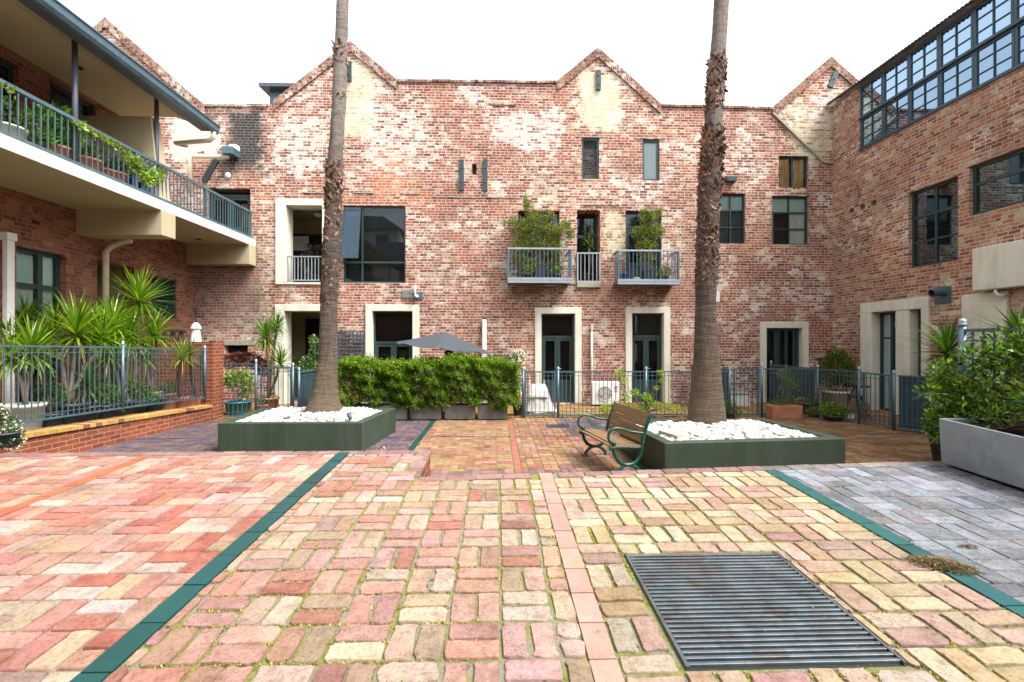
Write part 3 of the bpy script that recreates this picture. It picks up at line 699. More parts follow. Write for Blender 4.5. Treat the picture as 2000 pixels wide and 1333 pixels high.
# loggia recesses
def recess(r, dp, dr, nm='loggia'):
    u0,u1,z0,z1 = r; b = MB(); Y0 = YB+.02; Y1 = YB+dp-.05; e = .05
    L0, R0, T0 = u0-1.5, u1+.5, z1+.12
    b.add([(L0,Y1,z0),(R0,Y1,z0),(R0,Y1,T0),(L0,Y1,T0)], [(0,1,2,3)])
    b.add([(L0,YB+.31,z0),(L0,Y1,z0),(L0,Y1,T0),(L0,YB+.31,T0)], [(0,1,2,3)]); b.add([(R0,YB+.31,z0),(R0,Y1,z0),(R0,Y1,T0),(R0,YB+.31,T0)], [(0,1,2,3)])
    b.add([(L0,YB+.31,T0),(R0,YB+.31,T0),(R0,Y1,T0),(L0,Y1,T0)], [(0,1,2,3)])
    b.add([(L0,YB+.31,z0+.003),(R0,YB+.31,z0+.003),(R0,Y1,z0+.003),(L0,Y1,z0+.003)], [(0,1,2,3)])
    for q0, q1 in ((L0,u0-.002),(u1+.002,R0)): b.add([(q0,YB+.31,z0),(q1,YB+.31,z0),(q1,YB+.31,T0),(q0,YB+.31,T0)], [(0,1,2,3)])
    b.add([(u0,YB+.31,z1),(u1,YB+.31,z1),(u1,YB+.31,T0),(u0,YB+.31,T0)], [(0,1,2,3)])
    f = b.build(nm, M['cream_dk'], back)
    return f, Y1
lg, Y1 = recess(O['logA'], 2.2, None)
r = O['logA']
def bq(x0,y0,x1,y1,ya,yb,zmin=None):
    q = BR(x0,y0,x1,y1,yb); d_ = MB(); d_.box(q[0],q[1],ya,yb,max(q[2],zmin or -9),q[3]); return d_
bq(570,458,640,640,Y1-.05,Y1-.01,r[2]+.01).build('door', M['frame'], lg)
bq(573,462,603,490,Y1-.075,Y1-.055).build('curtain', M['curtain'], lg)
bq(605,462,640,640,Y1-.07,Y1-.055,r[2]+.02).build('doorway', M['dark'], lg)
dd = MB(); dd.lathe([(.12,0),(.12,-.03),(.09,-.07),(.02,-.08)], ((r[0]+r[1])/2+.05, YB+1.0, r[3]-.004), 16); dd.build('ceiling_light', M['white'], lg, smooth=True)
lg2, Y1 = recess(O['port'], 2.2, None, 'porch')
r = O['port']
bq(597,623,640,800,Y1-.05,Y1-.01,.03).build('doorway', M['dark'], lg2)
bq(553,653,570,738,Y1-.03,Y1-.005).build('window_frame', M['frame'], lg2)
bq(556,657,567,734,Y1-.05,Y1-.032).build('window', M['glass_low'], lg2)
# surrounds
surround(back, 'B', O['logA'], .19, .5, wl=.31); surround(back, 'B', O['port'], .20, .5, wl=.28)
b = MB(); r = O['logA']; sbox(b, 'B', r[0]-.31, r[1]+.31, -.047, .1, r[2]-.06, r[2]+.0); b.build('sill', M['cream'], back)
for kk in ('g1','d1','d2','d3'): surround(back, 'B', O[kk], .19, .39, wl=.2)
# doors
for kk, tr_ in (('d1',.74),('d2',.74)):
    door(back, 'B', O[kk], transom=tr_)
door(back, 'B', O['g1'], transom=.66)
window(back, 'B', O['d3'], .14, .09, mull=((.36,.16),(.64,.10),(.86,.08)), name='door', label='dark glazed door without a transom light')
door(back, 'B', O['ld'], transom=.88, d=.12, handle=False, label='dark glazed balcony door at the end of the balcony')
door(back, 'B', O['bA'], transom=.8, handle=False); door(back, 'B', O['bC'], transom=.78, handle=False)
# windows
f = window(back, 'B', O['big'], .06, .05, mull=((.30,.05),), tran=((.27,.06),), mat='frame', back='dim', glass='glass', label='large dark window with its side casement pushed open')
r = O['big']; cs = MB()   # opened casement
ca = (r[0]+.02, YB+.04); cb_ = (r[0]-.02, YB-.42)
x0c, x1c = r[0]+.0, r[0]+(r[1]-r[0])*.29
zc0, zc1 = r[2]+(r[3]-r[2])*.30, r[3]-.05
for (ua, ub, za, zb) in ((0,.1,0,1),(.9,1,0,1),(.1,.9,0,.05),(.1,.9,.95,1)):
    h0, h1 = zc0+(zc1-zc0)*za, zc0+(zc1-zc0)*zb
    def cpt(t, z): zz = (z-zc0)/(zc1-zc0); return (x0c+(x1c-x0c)*t-.02, YB+.03-.30*(1-zz), z)
    cs.hexa([cpt(ua,h0), cpt(ub,h0), (cpt(ub,h0)[0], cpt(ub,h0)[1]+.04, h0), (cpt(ua,h0)[0], cpt(ua,h0)[1]+.04, h0),
             cpt(ua,h1), cpt(ub,h1), (cpt(ub,h1)[0], cpt(ub,h1)[1]+.04, h1), (cpt(ua,h1)[0], cpt(ua,h1)[1]+.04, h1)])
cs.build('casement', M['frame'], f)
pn = MB(); A_, B_, C_, D_ = cpt(.1,zc0+.06), cpt(.9,zc0+.06), cpt(.9,zc1-.06), cpt(.1,zc1-.06)
pn.add([(q[0],q[1]+.02,q[2]) for q in (A_,B_,C_,D_)], [(0,1,2,3)]); pn.build('casement_pane', M['glass_sky'], f)
window(back, 'B', O['n1'], .04, .06, glass='glass_dark', back='dark', label='narrow tall upper window with dark glass')
window(back, 'B', O['n2'], .04, .06, glass='glass', back='dark', extra=(('blind',.05,.95,.05,.95,'whiteblind'),), label='narrow tall upper window with a white blind')
window(back, 'B', O['wD'], .08, .04, mull=(.5,), tran=(.33,.67), extra=(('blind',0,1,.66,1,'blind'),('blind',0,1,.0,.64,'frame_blue')))
window(back, 'B', O['wE'], .08, .04, mull=(.5,), tran=(.33,.67), extra=(('blind',.02,.98,.66,1,'blind'),('curtain',.55,.98,0,.66,'curtain'),('curtain',.03,.12,0,.66,'blind')))
window(back, 'B', O['wF'], .08, .045, mull=((.5,.05),), extra=(('curtain',.04,.46,0,1,'amber'),('curtain',.54,.96,0,1,'amber')), label='two pane upper window with amber curtains')
f = window(back, 'B', O['bB'], .5, .03, tran=((.68,.10),), back='dark', bd=1.0, mat='frame_blue')
for kk in ('vent','slot','nich'):
    r = O[kk]; b = MB(); b.add([(r[0],YB+.24,r[2]),(r[1],YB+.24,r[2]),(r[1],YB+.24,r[3]),(r[0],YB+.24,r[3])], [(0,1,2,3)]); b.build('cavity', M['rusty'] if kk == 'vent' else (M['dark'] if kk == 'slot' else M['brick_left']), back)
b = MB(); r = BR(1588,693,1645,699); sbox(b, 'B', r[0], r[1], -.04, .1, r[2], r[3]); b.build('lintel', M['stone'], back, bevel=.01)
b = MB(); r = BR(438,664,500,675); sbox(b, 'B', r[0], r[1], -.02, .1, r[2], r[3]); b.build('lintel', M['stone'], back, bevel=.01)
# anchor plates
for (x0,y0,x1,y1,rot) in ((897,313,906,373,0),(943,313,952,374,0),(679,122,687,160,0),(1164,139,1173,177,0),(1622,142,1631,172,-.38),(407,312,417,356,.5)):
    r = BR(x0,y0,x1,y1); b = MB(); cx_, cz = (r[0]+r[1])/2, (r[2]+r[3])/2; hw, hh = (r[1]-r[0])/2, (r[3]-r[2])/2
    if rot: hw = .08; hh = hh/cos(rot)
    def ro(x, z): return (cx_+x*cos(rot)+z*sin(rot), cz-x*sin(rot)+z*cos(rot))
    rot = -rot if rot < 0 else rot
    pts = [ro(-hw,-hh), ro(hw,-hh), ro(hw,hh), ro(-hw,hh)]
    b.prism(pts, YB-.06, YB-.001, 'y')
    for q in (-.45,.45) if not rot else (0,):
        c = ro(0, hh*q); b.ball((c[0], YB-.065, c[1]), .025, 8, 4)
    b.build('anchor_plate', M['frame'], back)
# drip pipes, grilles and fittings
b = MB(); r = BR(785,565,805,583); sbox(b,'B',r[0],r[1],-.03,.0,r[2],r[3])
b.build('vent_grille', M['stone'], back)
b = MB(); 
for i in range(6): z = r[2]+.03+i*.04; sbox(b,'B',r[0]+.02,r[1]-.02,-.042,-.031,z,z+.018)
b.build('vent_louvre', M['galv_lt'], back)
b = MB(); p = onY(815,580,YB); b.tube([p+Vector((0,0,0)), p+Vector((0,-.2,0))], .05, 12); b.tube([p+Vector((-.05,-.12,-.02)), p+Vector((-.05,-.12,.34))], .035, 10)
b.build('flue', M['white'], back, smooth=True)
b = MB(); r = BR(806,571,826,585); sbox(b,'B',r[0],r[1],-.02,0,r[2],r[3]); b.build('flue_plate', M['galv'], back)
b = MB(); p0 = onY(946,624,YB-.1); p1 = onY(946,760,YB-.1); b.bar(p0, p1, .14, .10, (0,1,0)); b.build('downpipe', M['white'], back, bevel=.02)
b = MB(); b.bar(p0+Vector((0,0,.0)), p0+Vector((0,0,.05)), .10, .08, (0,1,0)); b.build('downpipe_cap', M['dark'], back)
b = MB(); p0 = onY(1156,645,YB-.07); p1 = onY(1156,762,YB-.07); b.tube([p0,p1], .035, 10); b.build('conduit', M['white'], back, smooth=True)
b = MB(); b.bar(p0, p0+Vector((0,0,.2)), .09, .09, (0,1,0)); b.build('conduit_box', M['pvc'], back, bevel=.01)
b = MB(); r = BR(1415,347,1435,357); sbox(b,'B',r[0],r[1],-.16,0,r[2],r[3]); b.build('floodlight', M['frame'], back, bevel=.01)
b = MB(); r = BR(1396,570,1405,590); sbox(b,'B',r[0],r[1],-.03,0,r[2],r[3]); b.build('meter_box', M['white'], back)
b = MB(); pa = onY(372,306,YB-.25); pb = onY(447,306,YB-.25); b.tube([(pa.x,pa.y,pa.z-1.1),(pa.x,pa.y,pa.z-.08),(pa.x+.08,pa.y,pa.z),pb], .06, 10); b.build('downpipe', M['pvc'], back, smooth=True)
b = MB(); r = BR(447,296,468,310); b.box(r[0],r[1],YB-.4,YB-.001,r[2],r[3]); b.build('rainwater_head', M['galv'], back, bevel=.01)
b = MB(); r = BR(454,287,468,296); b.box(r[0],r[1],YB-.2,YB-.001,r[2],r[3]); b.build('rainwater_outlet', M['white'], back)
b = MB(); p = onY(445,343,YB-.08); b.ball(p, .08, 12, 8, sz=1.2); b.build('wall_light', M['white'], back, smooth=True)
# trellis on the wall
tr_ = MB(); r = BR(655,648,712,735); 
n = 8
for i in range(n+1): u = r[0]+(r[1]-r[0])*i/n; sbox(tr_,'B',u-.018,u+.018,-.05,-.032,r[2],r[3])
nz_ = int((r[3]-r[2])/((r[1]-r[0])/n))
for i in range(nz_+1): z = r[3]-(r[1]-r[0])/n*i; sbox(tr_,'B',r[0],r[1],-.066,-.051,z-.018,z+.018)
tag(tr_.build('trellis', M['galv_dk']), 'dark square lattice trellis fixed to the brick wall behind the hedge', 'trellis')
tr_ = MB(); r = BR(953,694,1012,700); sbox(tr_,'B',r[0],r[1],-.08,-.03,r[2],r[3]); 
for i in range(3): z = r[2]-.12*i; sbox(tr_,'B',r[0],r[1],-.06,-.04,z-.02,z+.01)
for i in range(6): u = r[0]+(r[1]-r[0])*i/5; sbox(tr_,'B',u-.015,u+.015,-.04,-.03,r[2]-.9,r[2])
tag(tr_.build('trellis', M['galv_dk']), 'low dark trellis rail on the wall right of the white downpipe', 'trellis')

# ---- steel balconies
def balcony(x0,y0,x1,y1, depth, label):
    Yf = YB-depth; r = BR(x0,y0,x1,y1,Yf); u0,u1,z0,z1 = r
    fl_ = MB(); fl_.box(u0,u1,Yf,YB-.002,z0-.02,z0+.06); f = fl_.build('balcony', M['galv'], back, bevel=.006); f['label'] = label
    t = MB(); t.box(u0-.004,u1+.004,Yf-.012,Yf-.001,z0+.055,z0+.13); t.box(u0-.004,u1+.004,Yf-.01,Yf-.001,z0-.03,z0+.045); t.build('fascia', M['galv_lt'], f)
    rl = MB(); e = .05
    rl.box(u0,u1,Yf,Yf+e,z1-e,z1); rl.box(u0,u0+e,Yf+e,YB-.01,z1-e,z1); rl.box(u1-e,u1,Yf+e,YB-.01,z1-e,z1)
    rl.build('top_rail', M['galv_lt'], f)
    bs = MB(); n = 16
    for i in range(1,n): u = u0+(u1-u0)*i/n; bs.box(u-.009,u+.009,Yf+.015,Yf+.033,z0+.06,z1-e)
    for i in range(1,5): yy = Yf+depth*i/5; bs.box(u0+.015,u0+.033,yy-.009,yy+.009,z0+.06,z1-e); bs.box(u1-.033,u1-.015,yy-.009,yy+.009,z0+.06,z1-e)
    for u in (u0+.001, u1-.051): bs.box(u,u+.05,Yf+.001,Yf+.05,z0+.06,z1-e)
    bs.build('balusters', M['galv'], f)
    return u0,u1,z0,z1,Yf
BA = balcony(992,484,1117,551,.62,'left steel balcony full of bamboo')
BC = balcony(1207,488,1327,554,.62,'right steel balcony with one tall bamboo')
r = O['bB']; z1 = onY(1150,494,YB).z
jr = MB(); u0,u1,z0 = r[0]-.01, r[1]+.01, r[2]; e = .045
jr.box(u0,u1,YB-.06,YB-.015,z1-e,z1); jr.box(u0,u1,YB-.06,YB-.015,z0,z0+e); jr.box(u0,u0+e,YB-.06,YB-.015,z0+e,z1-e); jr.box(u1-e,u1,YB-.06,YB-.015,z0+e,z1-e)
for i in range(1,6): u = u0+(u1-u0)*i/6; jr.box(u-.01,u+.01,YB-.05,YB-.03,z0+e,z1-e)
jr.build('window_rail', M['galv_lt'], back)
b = MB(); sbox(b,'B',u0,u1,-.08,.3,z0-.16,z0-.002); b.build('sill', M['stone'], back, bevel=.008)
r = O['logA']; jr = MB(); z1 = onY(595,500,YB).z; jr.box(r[0],r[1],YB+.02,YB+.06,z1-.04,z1); jr.box(r[0],r[1],YB+.02,YB+.06,r[2]+.05,r[2]+.09)
n = 10
for i in range(n+1): u = r[0]+.03+(r[1]-r[0]-.06)*i/n; jr.box(u-.012,u+.012,YB+.028,YB+.052,r[2]+.09,z1-.04)
jr.build('loggia_rail', M['galv_lt'], back)
# rooftop hut behind the parapet
b = MB(); q0 = onY(527,176,17.5); q1 = onY(600,176,17.5); zb_ = onY(560,215,17.5).z
b.box(q0.x,q1.x,17.5,19.5,zb_-1,q0.z); 
hut = thing('rooftop_hut', 'small dark roofed hut rising behind the parapet left of the first gable', 'hut', (q0.x,17.5,zb_-1))
b.build('wall', M['galv'], hut)
b = MB(); b.hexa([(q0.x-.25,17.2,q0.z-.02),(q1.x+.2,17.2,q0.z-.02),(q1.x+.2,19.8,q0.z+.1),(q0.x-.25,19.8,q0.z+.1),(q0.x-.25,17.2,q0.z+.1),(q1.x+.2,17.2,q0.z+.1),(q1.x+.2,19.8,q0.z+.22),(q0.x-.25,19.8,q0.z+.22)])
b.build('roof', M['galv_dk'], hut)

# ---------------------------------------------------------------- left wing
left = thing('apartment_wing', 'brown brick apartment wing on the left with a long cream balcony under a deep eave', 'building', (XL,9,0))
def LY(px): return onX(px, 600, XL).y
def LZ(px, py): return onX(px, py, XL).z
Zs0, Zs1 = 4.80, 5.02              # slab
Zsoff = onX(237,228,XL).z
Yend = onX(237,228,XL).y
hl = dict(door=(LY(32),LY(129),.5,LZ(80,490)), pas=(LY(190),LY(262),.5,LZ(225,515)), lou=(LY(296),LY(345),LZ(320,622),LZ(320,543)),
          u1=(LY(-140),LY(36),Zs1+.05,LZ(36,130)), u2=(LY(97),LY(187),Zs1+.05,LZ(140,178)))
wl = MB(); wall_cells(wl, 'L', -6, YB, -.05, Zs0+.1, [(*hl['door'],.4),(*hl['pas'],2.5),(*hl['lou'],.4)])
wall_cells(wl, 'L', -6, Yend, Zs0+.1, Zsoff+.1, [(*hl['u1'],.4),(*hl['u2'],.4)])
wl.add([(XL,Yend,Zs0),(XL-3,Yend,Zs0),(XL-3,Yend,Zsoff),(XL,Yend,Zsoff)], [(0,1,2,3)])
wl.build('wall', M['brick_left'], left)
window(left, 'L', hl['door'], .12, .08, mull=((.58,.11),), tran=((.78,.09),), extra=(('blind',0,.52,0,1,'blind'),('blind',.62,1,0,1,'blind')), name='door', label='dark framed glazed door with pale blinds')
r = hl['pas']; b = MB()
b.add([(XL-2.4,r[0]-.2,r[2]),(XL-2.4,r[1]+.2,r[2]),(XL-2.4,r[1]+.2,r[3]),(XL-2.4,r[0]-.2,r[3])], [(0,1,2,3)])
b.add([(XL-.3,r[1]-.005,r[2]),(XL-2.4,r[1]-.005,r[2]),(XL-2.4,r[1]-.005,r[3]),(XL-.3,r[1]-.005,r[3])], [(0,1,2,3)])
b.build('passage', M['cream_dk'], left)
r = hl['lou']; lv = MB(); sbox(lv,'L',r[0],r[0]+.05,.03,.09,r[2],r[3]); sbox(lv,'L',r[1]-.05,r[1],.03,.09,r[2],r[3]); sbox(lv,'L',r[0]+.05,r[1]-.05,.03,.09,r[3]-.05,r[3]); sbox(lv,'L',r[0]+.05,r[1]-.05,.03,.09,r[2],r[2]+.05)
lf = lv.build('window', M['frame'], left); lf['label'] = 'dark louvred window'
lv = MB(); n = 12
for i in range(n):
    z = r[2]+.06+(r[3]-r[2]-.12)*i/n; h = (r[3]-r[2])/n
    P = side('L'); lv.add([P(r[0]+.05,.09,z+h*.95),P(r[1]-.05,.09,z+h*.95),P(r[1]-.05,.03,z),P(r[0]+.05,.03,z)], [(0,1,2,3)])
lv.build('louvres', M['frame'], lf)
b = MB(); b.add([(XL-.2,r[0],r[2]),(XL-.2,r[1],r[2]),(XL-.2,r[1],r[3]),(XL-.2,r[0],r[3])], [(0,1,2,3)]); b.build('interior', M['dark'], lf)
window(left, 'L', hl['u1'], .1, .09, mull=((.5,.08),(.75,.08)), back='dim'); window(left, 'L', hl['u2'], .1, .09, mull=((.72,.12),), back='dim', extra=(('blind',.05,.7,.05,.95,'dim'),))
# slab, beams
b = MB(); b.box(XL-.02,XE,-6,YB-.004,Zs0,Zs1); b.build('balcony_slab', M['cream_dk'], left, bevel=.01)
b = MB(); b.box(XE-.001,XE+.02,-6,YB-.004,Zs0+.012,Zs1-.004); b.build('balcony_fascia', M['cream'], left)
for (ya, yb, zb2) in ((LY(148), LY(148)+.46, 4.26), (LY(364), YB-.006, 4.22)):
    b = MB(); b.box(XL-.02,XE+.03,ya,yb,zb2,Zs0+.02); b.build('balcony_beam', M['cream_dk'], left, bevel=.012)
# balustrade
def railz(px, py, X): return onX(px, py, X).z
Xr = XE-.06; zr1 = onX(250,148+.553*250,Xr).z; zr0 = onX(250,265+.4225*250,Xr).z
print('rail', zr0, zr1, Zs1, Zsoff, Yend, 'XL', XL, 'XR', XR, 'XE', XE)
zr0 = max(zr0, Zs1+.05)
br_ = MB(); br_.box(Xr-.025,Xr+.025,-6,YB-.05,zr1-.06,zr1); br_.box(Xr-.025,Xr+.025,-6,YB-.05,zr0-.03,zr0+.03)
bal = br_.build('balustrade', M['galv'], left)
b = MB(); y = -1.0
while y < YB-.1: b.box(Xr-.009,Xr+.009,y-.009,y+.009,zr0+.03,zr1-.06); y += .125
b.build('balusters', M['galv'], bal)
for y in (6.2,): b = MB(); b.box(Xr-.025,Xr+.025,y-.025,y+.025,Zs1,zr0-.03); b.build('rail_post', M['galv'], bal)
for y in (14.85, 12.6, 10.2): b = MB(); b.box(Xr-.026,Xr+.026,y-.026,y+.026,Zs1,zr1-.06); b.build('rail_post', M['galv'], bal)
# mesh screen behind the far bars
for px in (145, 305, -150):
    y = onX(px,300,Xr-.1).y; b = MB(); b.tube([(Xr-.09,y,Zs1),(Xr-.09,y,Zsoff-.12)], .045, 12); b.build('post', M['galv_dk'], left, smooth=True)
# dividing blade wall on the balcony
ya = LY(148)+.02; b = MB(); zt3 = 6.86
b.hexa([(XL,ya,Zs1),(XE-.04,ya,Zs1),(XE-.04,ya+.42,Zs1),(XL,ya+.42,Zs1),(XL,ya,zt3),(XE-.22,ya,zt3),(XE-.22,ya+.3,zt3),(XL,ya+.3,zt3)])
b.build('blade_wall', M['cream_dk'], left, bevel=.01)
# roof, soffit, gutter
Xs1 = onY(345,228,Yend).x; g_ = onY(405,252,Yend)
b = MB()
b.box(XL-3,Xs1,-6,Yend,Zsoff,Zsoff+.05)
b.build('soffit', M['soffit'], left)
b = MB(); b.hexa([(Xs1,-6,Zsoff),(g_.x,-6,g_.z),(g_.x,Yend,g_.z),(Xs1,Yend,Zsoff),(Xs1,-6,Zsoff+.05),(g_.x,-6,g_.z+.1),(g_.x,Yend,g_.z+.1),(Xs1,Yend,Zsoff+.05)]); b.build('eave_soffit', M['soffit'], left)
b = MB(); b.prism([(g_.x-.02,g_.z+.10),(g_.x+.10,g_.z+.16),(XL-2.9,Zsoff+1.2),(XL-2.9,Zsoff+1.1)], -6, Yend+.06, 'y'); b.build('roof', M['galv_dk'], left)
b = MB(); pf = [(g_.x+.01,g_.z+.14),(g_.x+.01,g_.z-.02),(g_.x+.05,g_.z-.05),(g_.x+.11,g_.z-.04),(g_.x+.15,g_.z+.02),(g_.x+.16,g_.z+.13),(g_.x+.185,g_.z+.14),(g_.x+.185,g_.z+.16),(g_.x+.14,g_.z+.16)]
b.prism(pf, -6, Yend+.25, 'y'); b.build('gutter', M['galv'], left)
b = MB(); b.bar((g_.x-.08,-6,g_.z-.02),(g_.x-.08,Yend+.05,g_.z-.02),.2,.03); b.build('fascia_board', M['galv_dk'], left)
b = MB(); b.tube([(g_.x+.08,Yend+.12,g_.z-.03),(g_.x+.08,Yend+.12,g_.z-.16),(g_.x-.02,Yend+.12,g_.z-.24),(g_.x-.9,Yend+.2,g_.z-.28),(XE-.4,Yend+.3,g_.z-.30)], .055, 10); b.build('downpipe', M['pvc'], left, smooth=True)
b = MB()
for (px, py) in ((155,133),): p = onZ(px,py,Zsoff-.01); b.lathe([(.07,-.012),(.07,.0)], p, 14)
b.build('downlight', M['dark'], left)
b = MB(); p = onZ(388,468,Zs0-.008); b.lathe([(.09,-.01),(.09,.0)], p, 14); b.build('downlight', M['dark'], left)
# downpipes on the lower wall
for px, top, mt in ((184,466,'pvc'),):
    y = LY(px+12); z = onX(px,top,XL+.3).z
    b = MB(); b.tube([(XL+.12,y,.4),(XL+.12,y,z-.2),(XL+.2,y+.05,z-.06),(XL+.42,y+.12,z+.06),(XL+.6,y+.12,z+.09)], .065, 12); b.build('downpipe', M[mt], left, smooth=True)
y = LY(8); b = MB(); b.bar((XL+.08,y,.4),(XL+.08,y,LZ(8,470)),.10,.14,(0,1,0)); b.build('downpipe', M['white'], left, bevel=.01)
b = MB(); b.bar((XL+.08,y,LZ(8,470)),(XL+.08,y,LZ(8,455)),.15,.19,(0,1,0)); b.build('downpipe_head', M['white'], left, bevel=.01)
b = MB(); sbox(b,'L',LY(62),LY(76),-.012,.01,LZ(70,438),LZ(70,432)); sbox(b,'L',LY(72),LY(86),-.003,.01,Zs1+1.5,Zs1+1.6); b.build('air_brick', M['dark'], left)
# ---------------------------------------------------------------- right wing
right = thing('warehouse_wing', 'tall brick wing on the right with a strip of steel windows under its eave', 'building', (XR,9,0))
def RY(px): return onX(px, 500, XR).y
def RZ(px, py): return onX(px, py, XR).z
ZE = 9.42
hb = (RY(2100), RY(1679), RZ(1679,293), RZ(1679,172))
h1 = (RY(1871), RY(1774), RZ(1778,525), RZ(1774,378)); h2 = (RY(2120), RY(1892), RZ(1897,422), RZ(1890,327))
hd1 = (RY(1751), RY(1705), .02, RZ(1705,612)); hd2 = (RY(1802), RY(1778), .02, RZ(1778,611))
hd1 = (hd1[0],hd1[1],.02,hd1[3]); hd2 = (hd2[0],hd2[1],.02,hd1[3])
wr = MB(); holes = [(*hb,.3),(*h1,.4),(*h2,.4),(*hd1,.4),(*hd2,.4)]
hv = []
for px, py in ((1663,412),(1684,405),(1706,397)):
    c = onX(px,py,XR); q = (c.y-.10,c.y+.10,c.z-.075,c.z+.075); hv.append(q); holes.append((*q,.2))
wall_cells(wr, 'R', -6, YB, -.05, ZE-.02, holes)
wr.build('wall', M['brick_right'], right)
for q in hv:
    b = MB(); b.add([(XR+.18,q[0],q[2]),(XR+.18,q[1],q[2]),(XR+.18,q[1],q[3]),(XR+.18,q[0],q[3])], [(0,1,2,3)]); b.build('vent_hole', M['rusty'], right)
# strip windows: bays of .85 m, two rows
sp_ = .845; y1 = hb[1]; z0, z1 = hb[2], hb[3]; zm = z0+(z1-z0)*.49; i = 0
while y1-sp_*i > hb[0]+.3:
    yb = y1-sp_*i; ya = yb-sp_
    for (za, zb) in ((z0,zm-.02),(zm+.02,z1)):
        ex = () if i not in (3,4) or za != z0 else (('curtain',.6,.8,0,1,'curtain'),)
        if i == 2: ex = (('curtain',.05,.45,0,1,'curtain'),('curtain',.5,1,0,1,'blind'))
        window(right, 'R', (ya+.004,yb-.004,za,zb), .02 if za == z0 else .0, .055, mull=(.5,), tran=(.34,.67), mat='frame_blue', glass='glass_sky', bars=.018, back='dim', bd=.2, extra=ex) if za != z0 else window(right, 'R', (ya+.004,yb-.004,za,zb), .02, .055, mull=(.5,), tran=(.34,.67), mat='frame_blue', glass='glass_low', bars=.018, back='dim', bd=.2, extra=ex)
    i += 1
b = MB(); sbox(b,'R',hb[0],hb[1],-.05,.0,z0-.05,z0-.001); sbox(b,'R',hb[0],hb[1],-.045,-.002,zm-.018,zm+.018); b.build('sill', M['frame_blue'], right)
b = MB(); sbox(b,'R',hb[0],hb[1]+.1,-.03,.0,z1+.001,ZE-.03); b.build('eave_board', M['timber'], right)
window(right, 'R', h1, .1, .06, mull=((.5,.06),), tran=((.33,.04),(.66,.07)), mat='frame', glass='glass_dark', label='tall six pane dark window')
window(right, 'R', h2, .1, .07, tran=((.62,.07),), mat='frame', glass='glass_dark', label='wide dark window of two rows')
window(right, 'R', hd1, .2, .06, mull=((.5,.09),), tran=((.74,.05),), name='door', label='narrow dark glazed door', extra=(('curtain',.0,.3,0,.72,'dim'),))
window(right, 'R', hd2, .2, .06, tran=((.76,.06),), extra=(('blind',.1,1,0,1,'curtain'),), label='narrow window with white blind beside the door')
b = MB(); ya, yb = RY(1817), RY(1683); zt4 = hd1[3]+.02
sbox(b,'R',hd1[1]-.003,yb,-.05,.39,0,zt4); sbox(b,'R',hd2[1]-.003,hd1[0]+.003,-.03,.39,0,zt4); sbox(b,'R',ya,hd2[0]+.003,-.05,.39,0,zt4); sbox(b,'R',ya,yb,-.05,.39,zt4-.001,zt4+.28)
b.build('door_surround', M['cream'], right, bevel=.012)
c0 = onX(1898,487,XR-.25); c1 = onX(1901,569,XR-.25); b = MB(); b.box(XR-.25,XR+.01,c0.y-3.2,c0.y,c1.z,c0.z); b.build('cream_panel', M['cream'], right, bevel=.02)
c0 = onX(1882,577,XR); b = MB(); yq = RY(1972); sbox(b,'R',yq,c0.y,-.05,.0,0,c0.z); b.build('blocked_doorway', M['cream'], right, bevel=.01)
b = MB(); sbox(b,'R',yq,c0.y-.22,-.075,-.052,0,c0.z-.22); b.build('door_panel', M['cream'], right, bevel=.01)
b = MB(); p = onX(1945,572,XR-.2); b.tube([p+Vector((.16,-.12,-.06)),p+Vector((0,-.05,-.06)),p+Vector((-.0,0,.0)),p+Vector((0,0,.06))], .03, 8); b.build('vent_pipe', M['white'], right, smooth=True)
b = MB(); c0 = onX(1826,562,XR); c1 = onX(1858,592,XR); sbox(b,'R',c1.y,c0.y,-.02,.0,c1.z,c0.z); b.build('flue_plate', M['galv'], right)
b = MB(); p = onX(1845,572,XR); b.tube([p,p+Vector((-.18,.0,.02)),p+Vector((-.32,0,-.02))],.09,14,cap=False); b.build('flue', M['galv'], right, smooth=True)
# corrugated roof
b = MB(); n = 420; y_0, y_1 = 2.0, YB-.02; vs_ = []
for i in range(n+1):
    y = y_0+(y_1-y_0)*i/n; dz = .016*sin(y*2*pi/.1)
    for X, z in ((XR-.22,ZE-.02),(XR+4,ZE+1.2),(XR-.22,ZE-.035),(XR+4,ZE+1.18)): vs_.append((X,y,z+dz))
fs = []
for i in range(n): a = i*4; fs += [(a,a+4,a+5,a+1),(a+2,a+3,a+7,a+6),(a,a+2,a+6,a+4)]
b.add(vs_, fs); b.build('roof', M['roofmetal'], right)
b = MB(); p = onY(1619,190,YB-.3); b.box(XR-.12,XR+.25,YB-.3,YB-.02,ZE-.12,ZE+.02); b.build('flashing', M['white'], right)

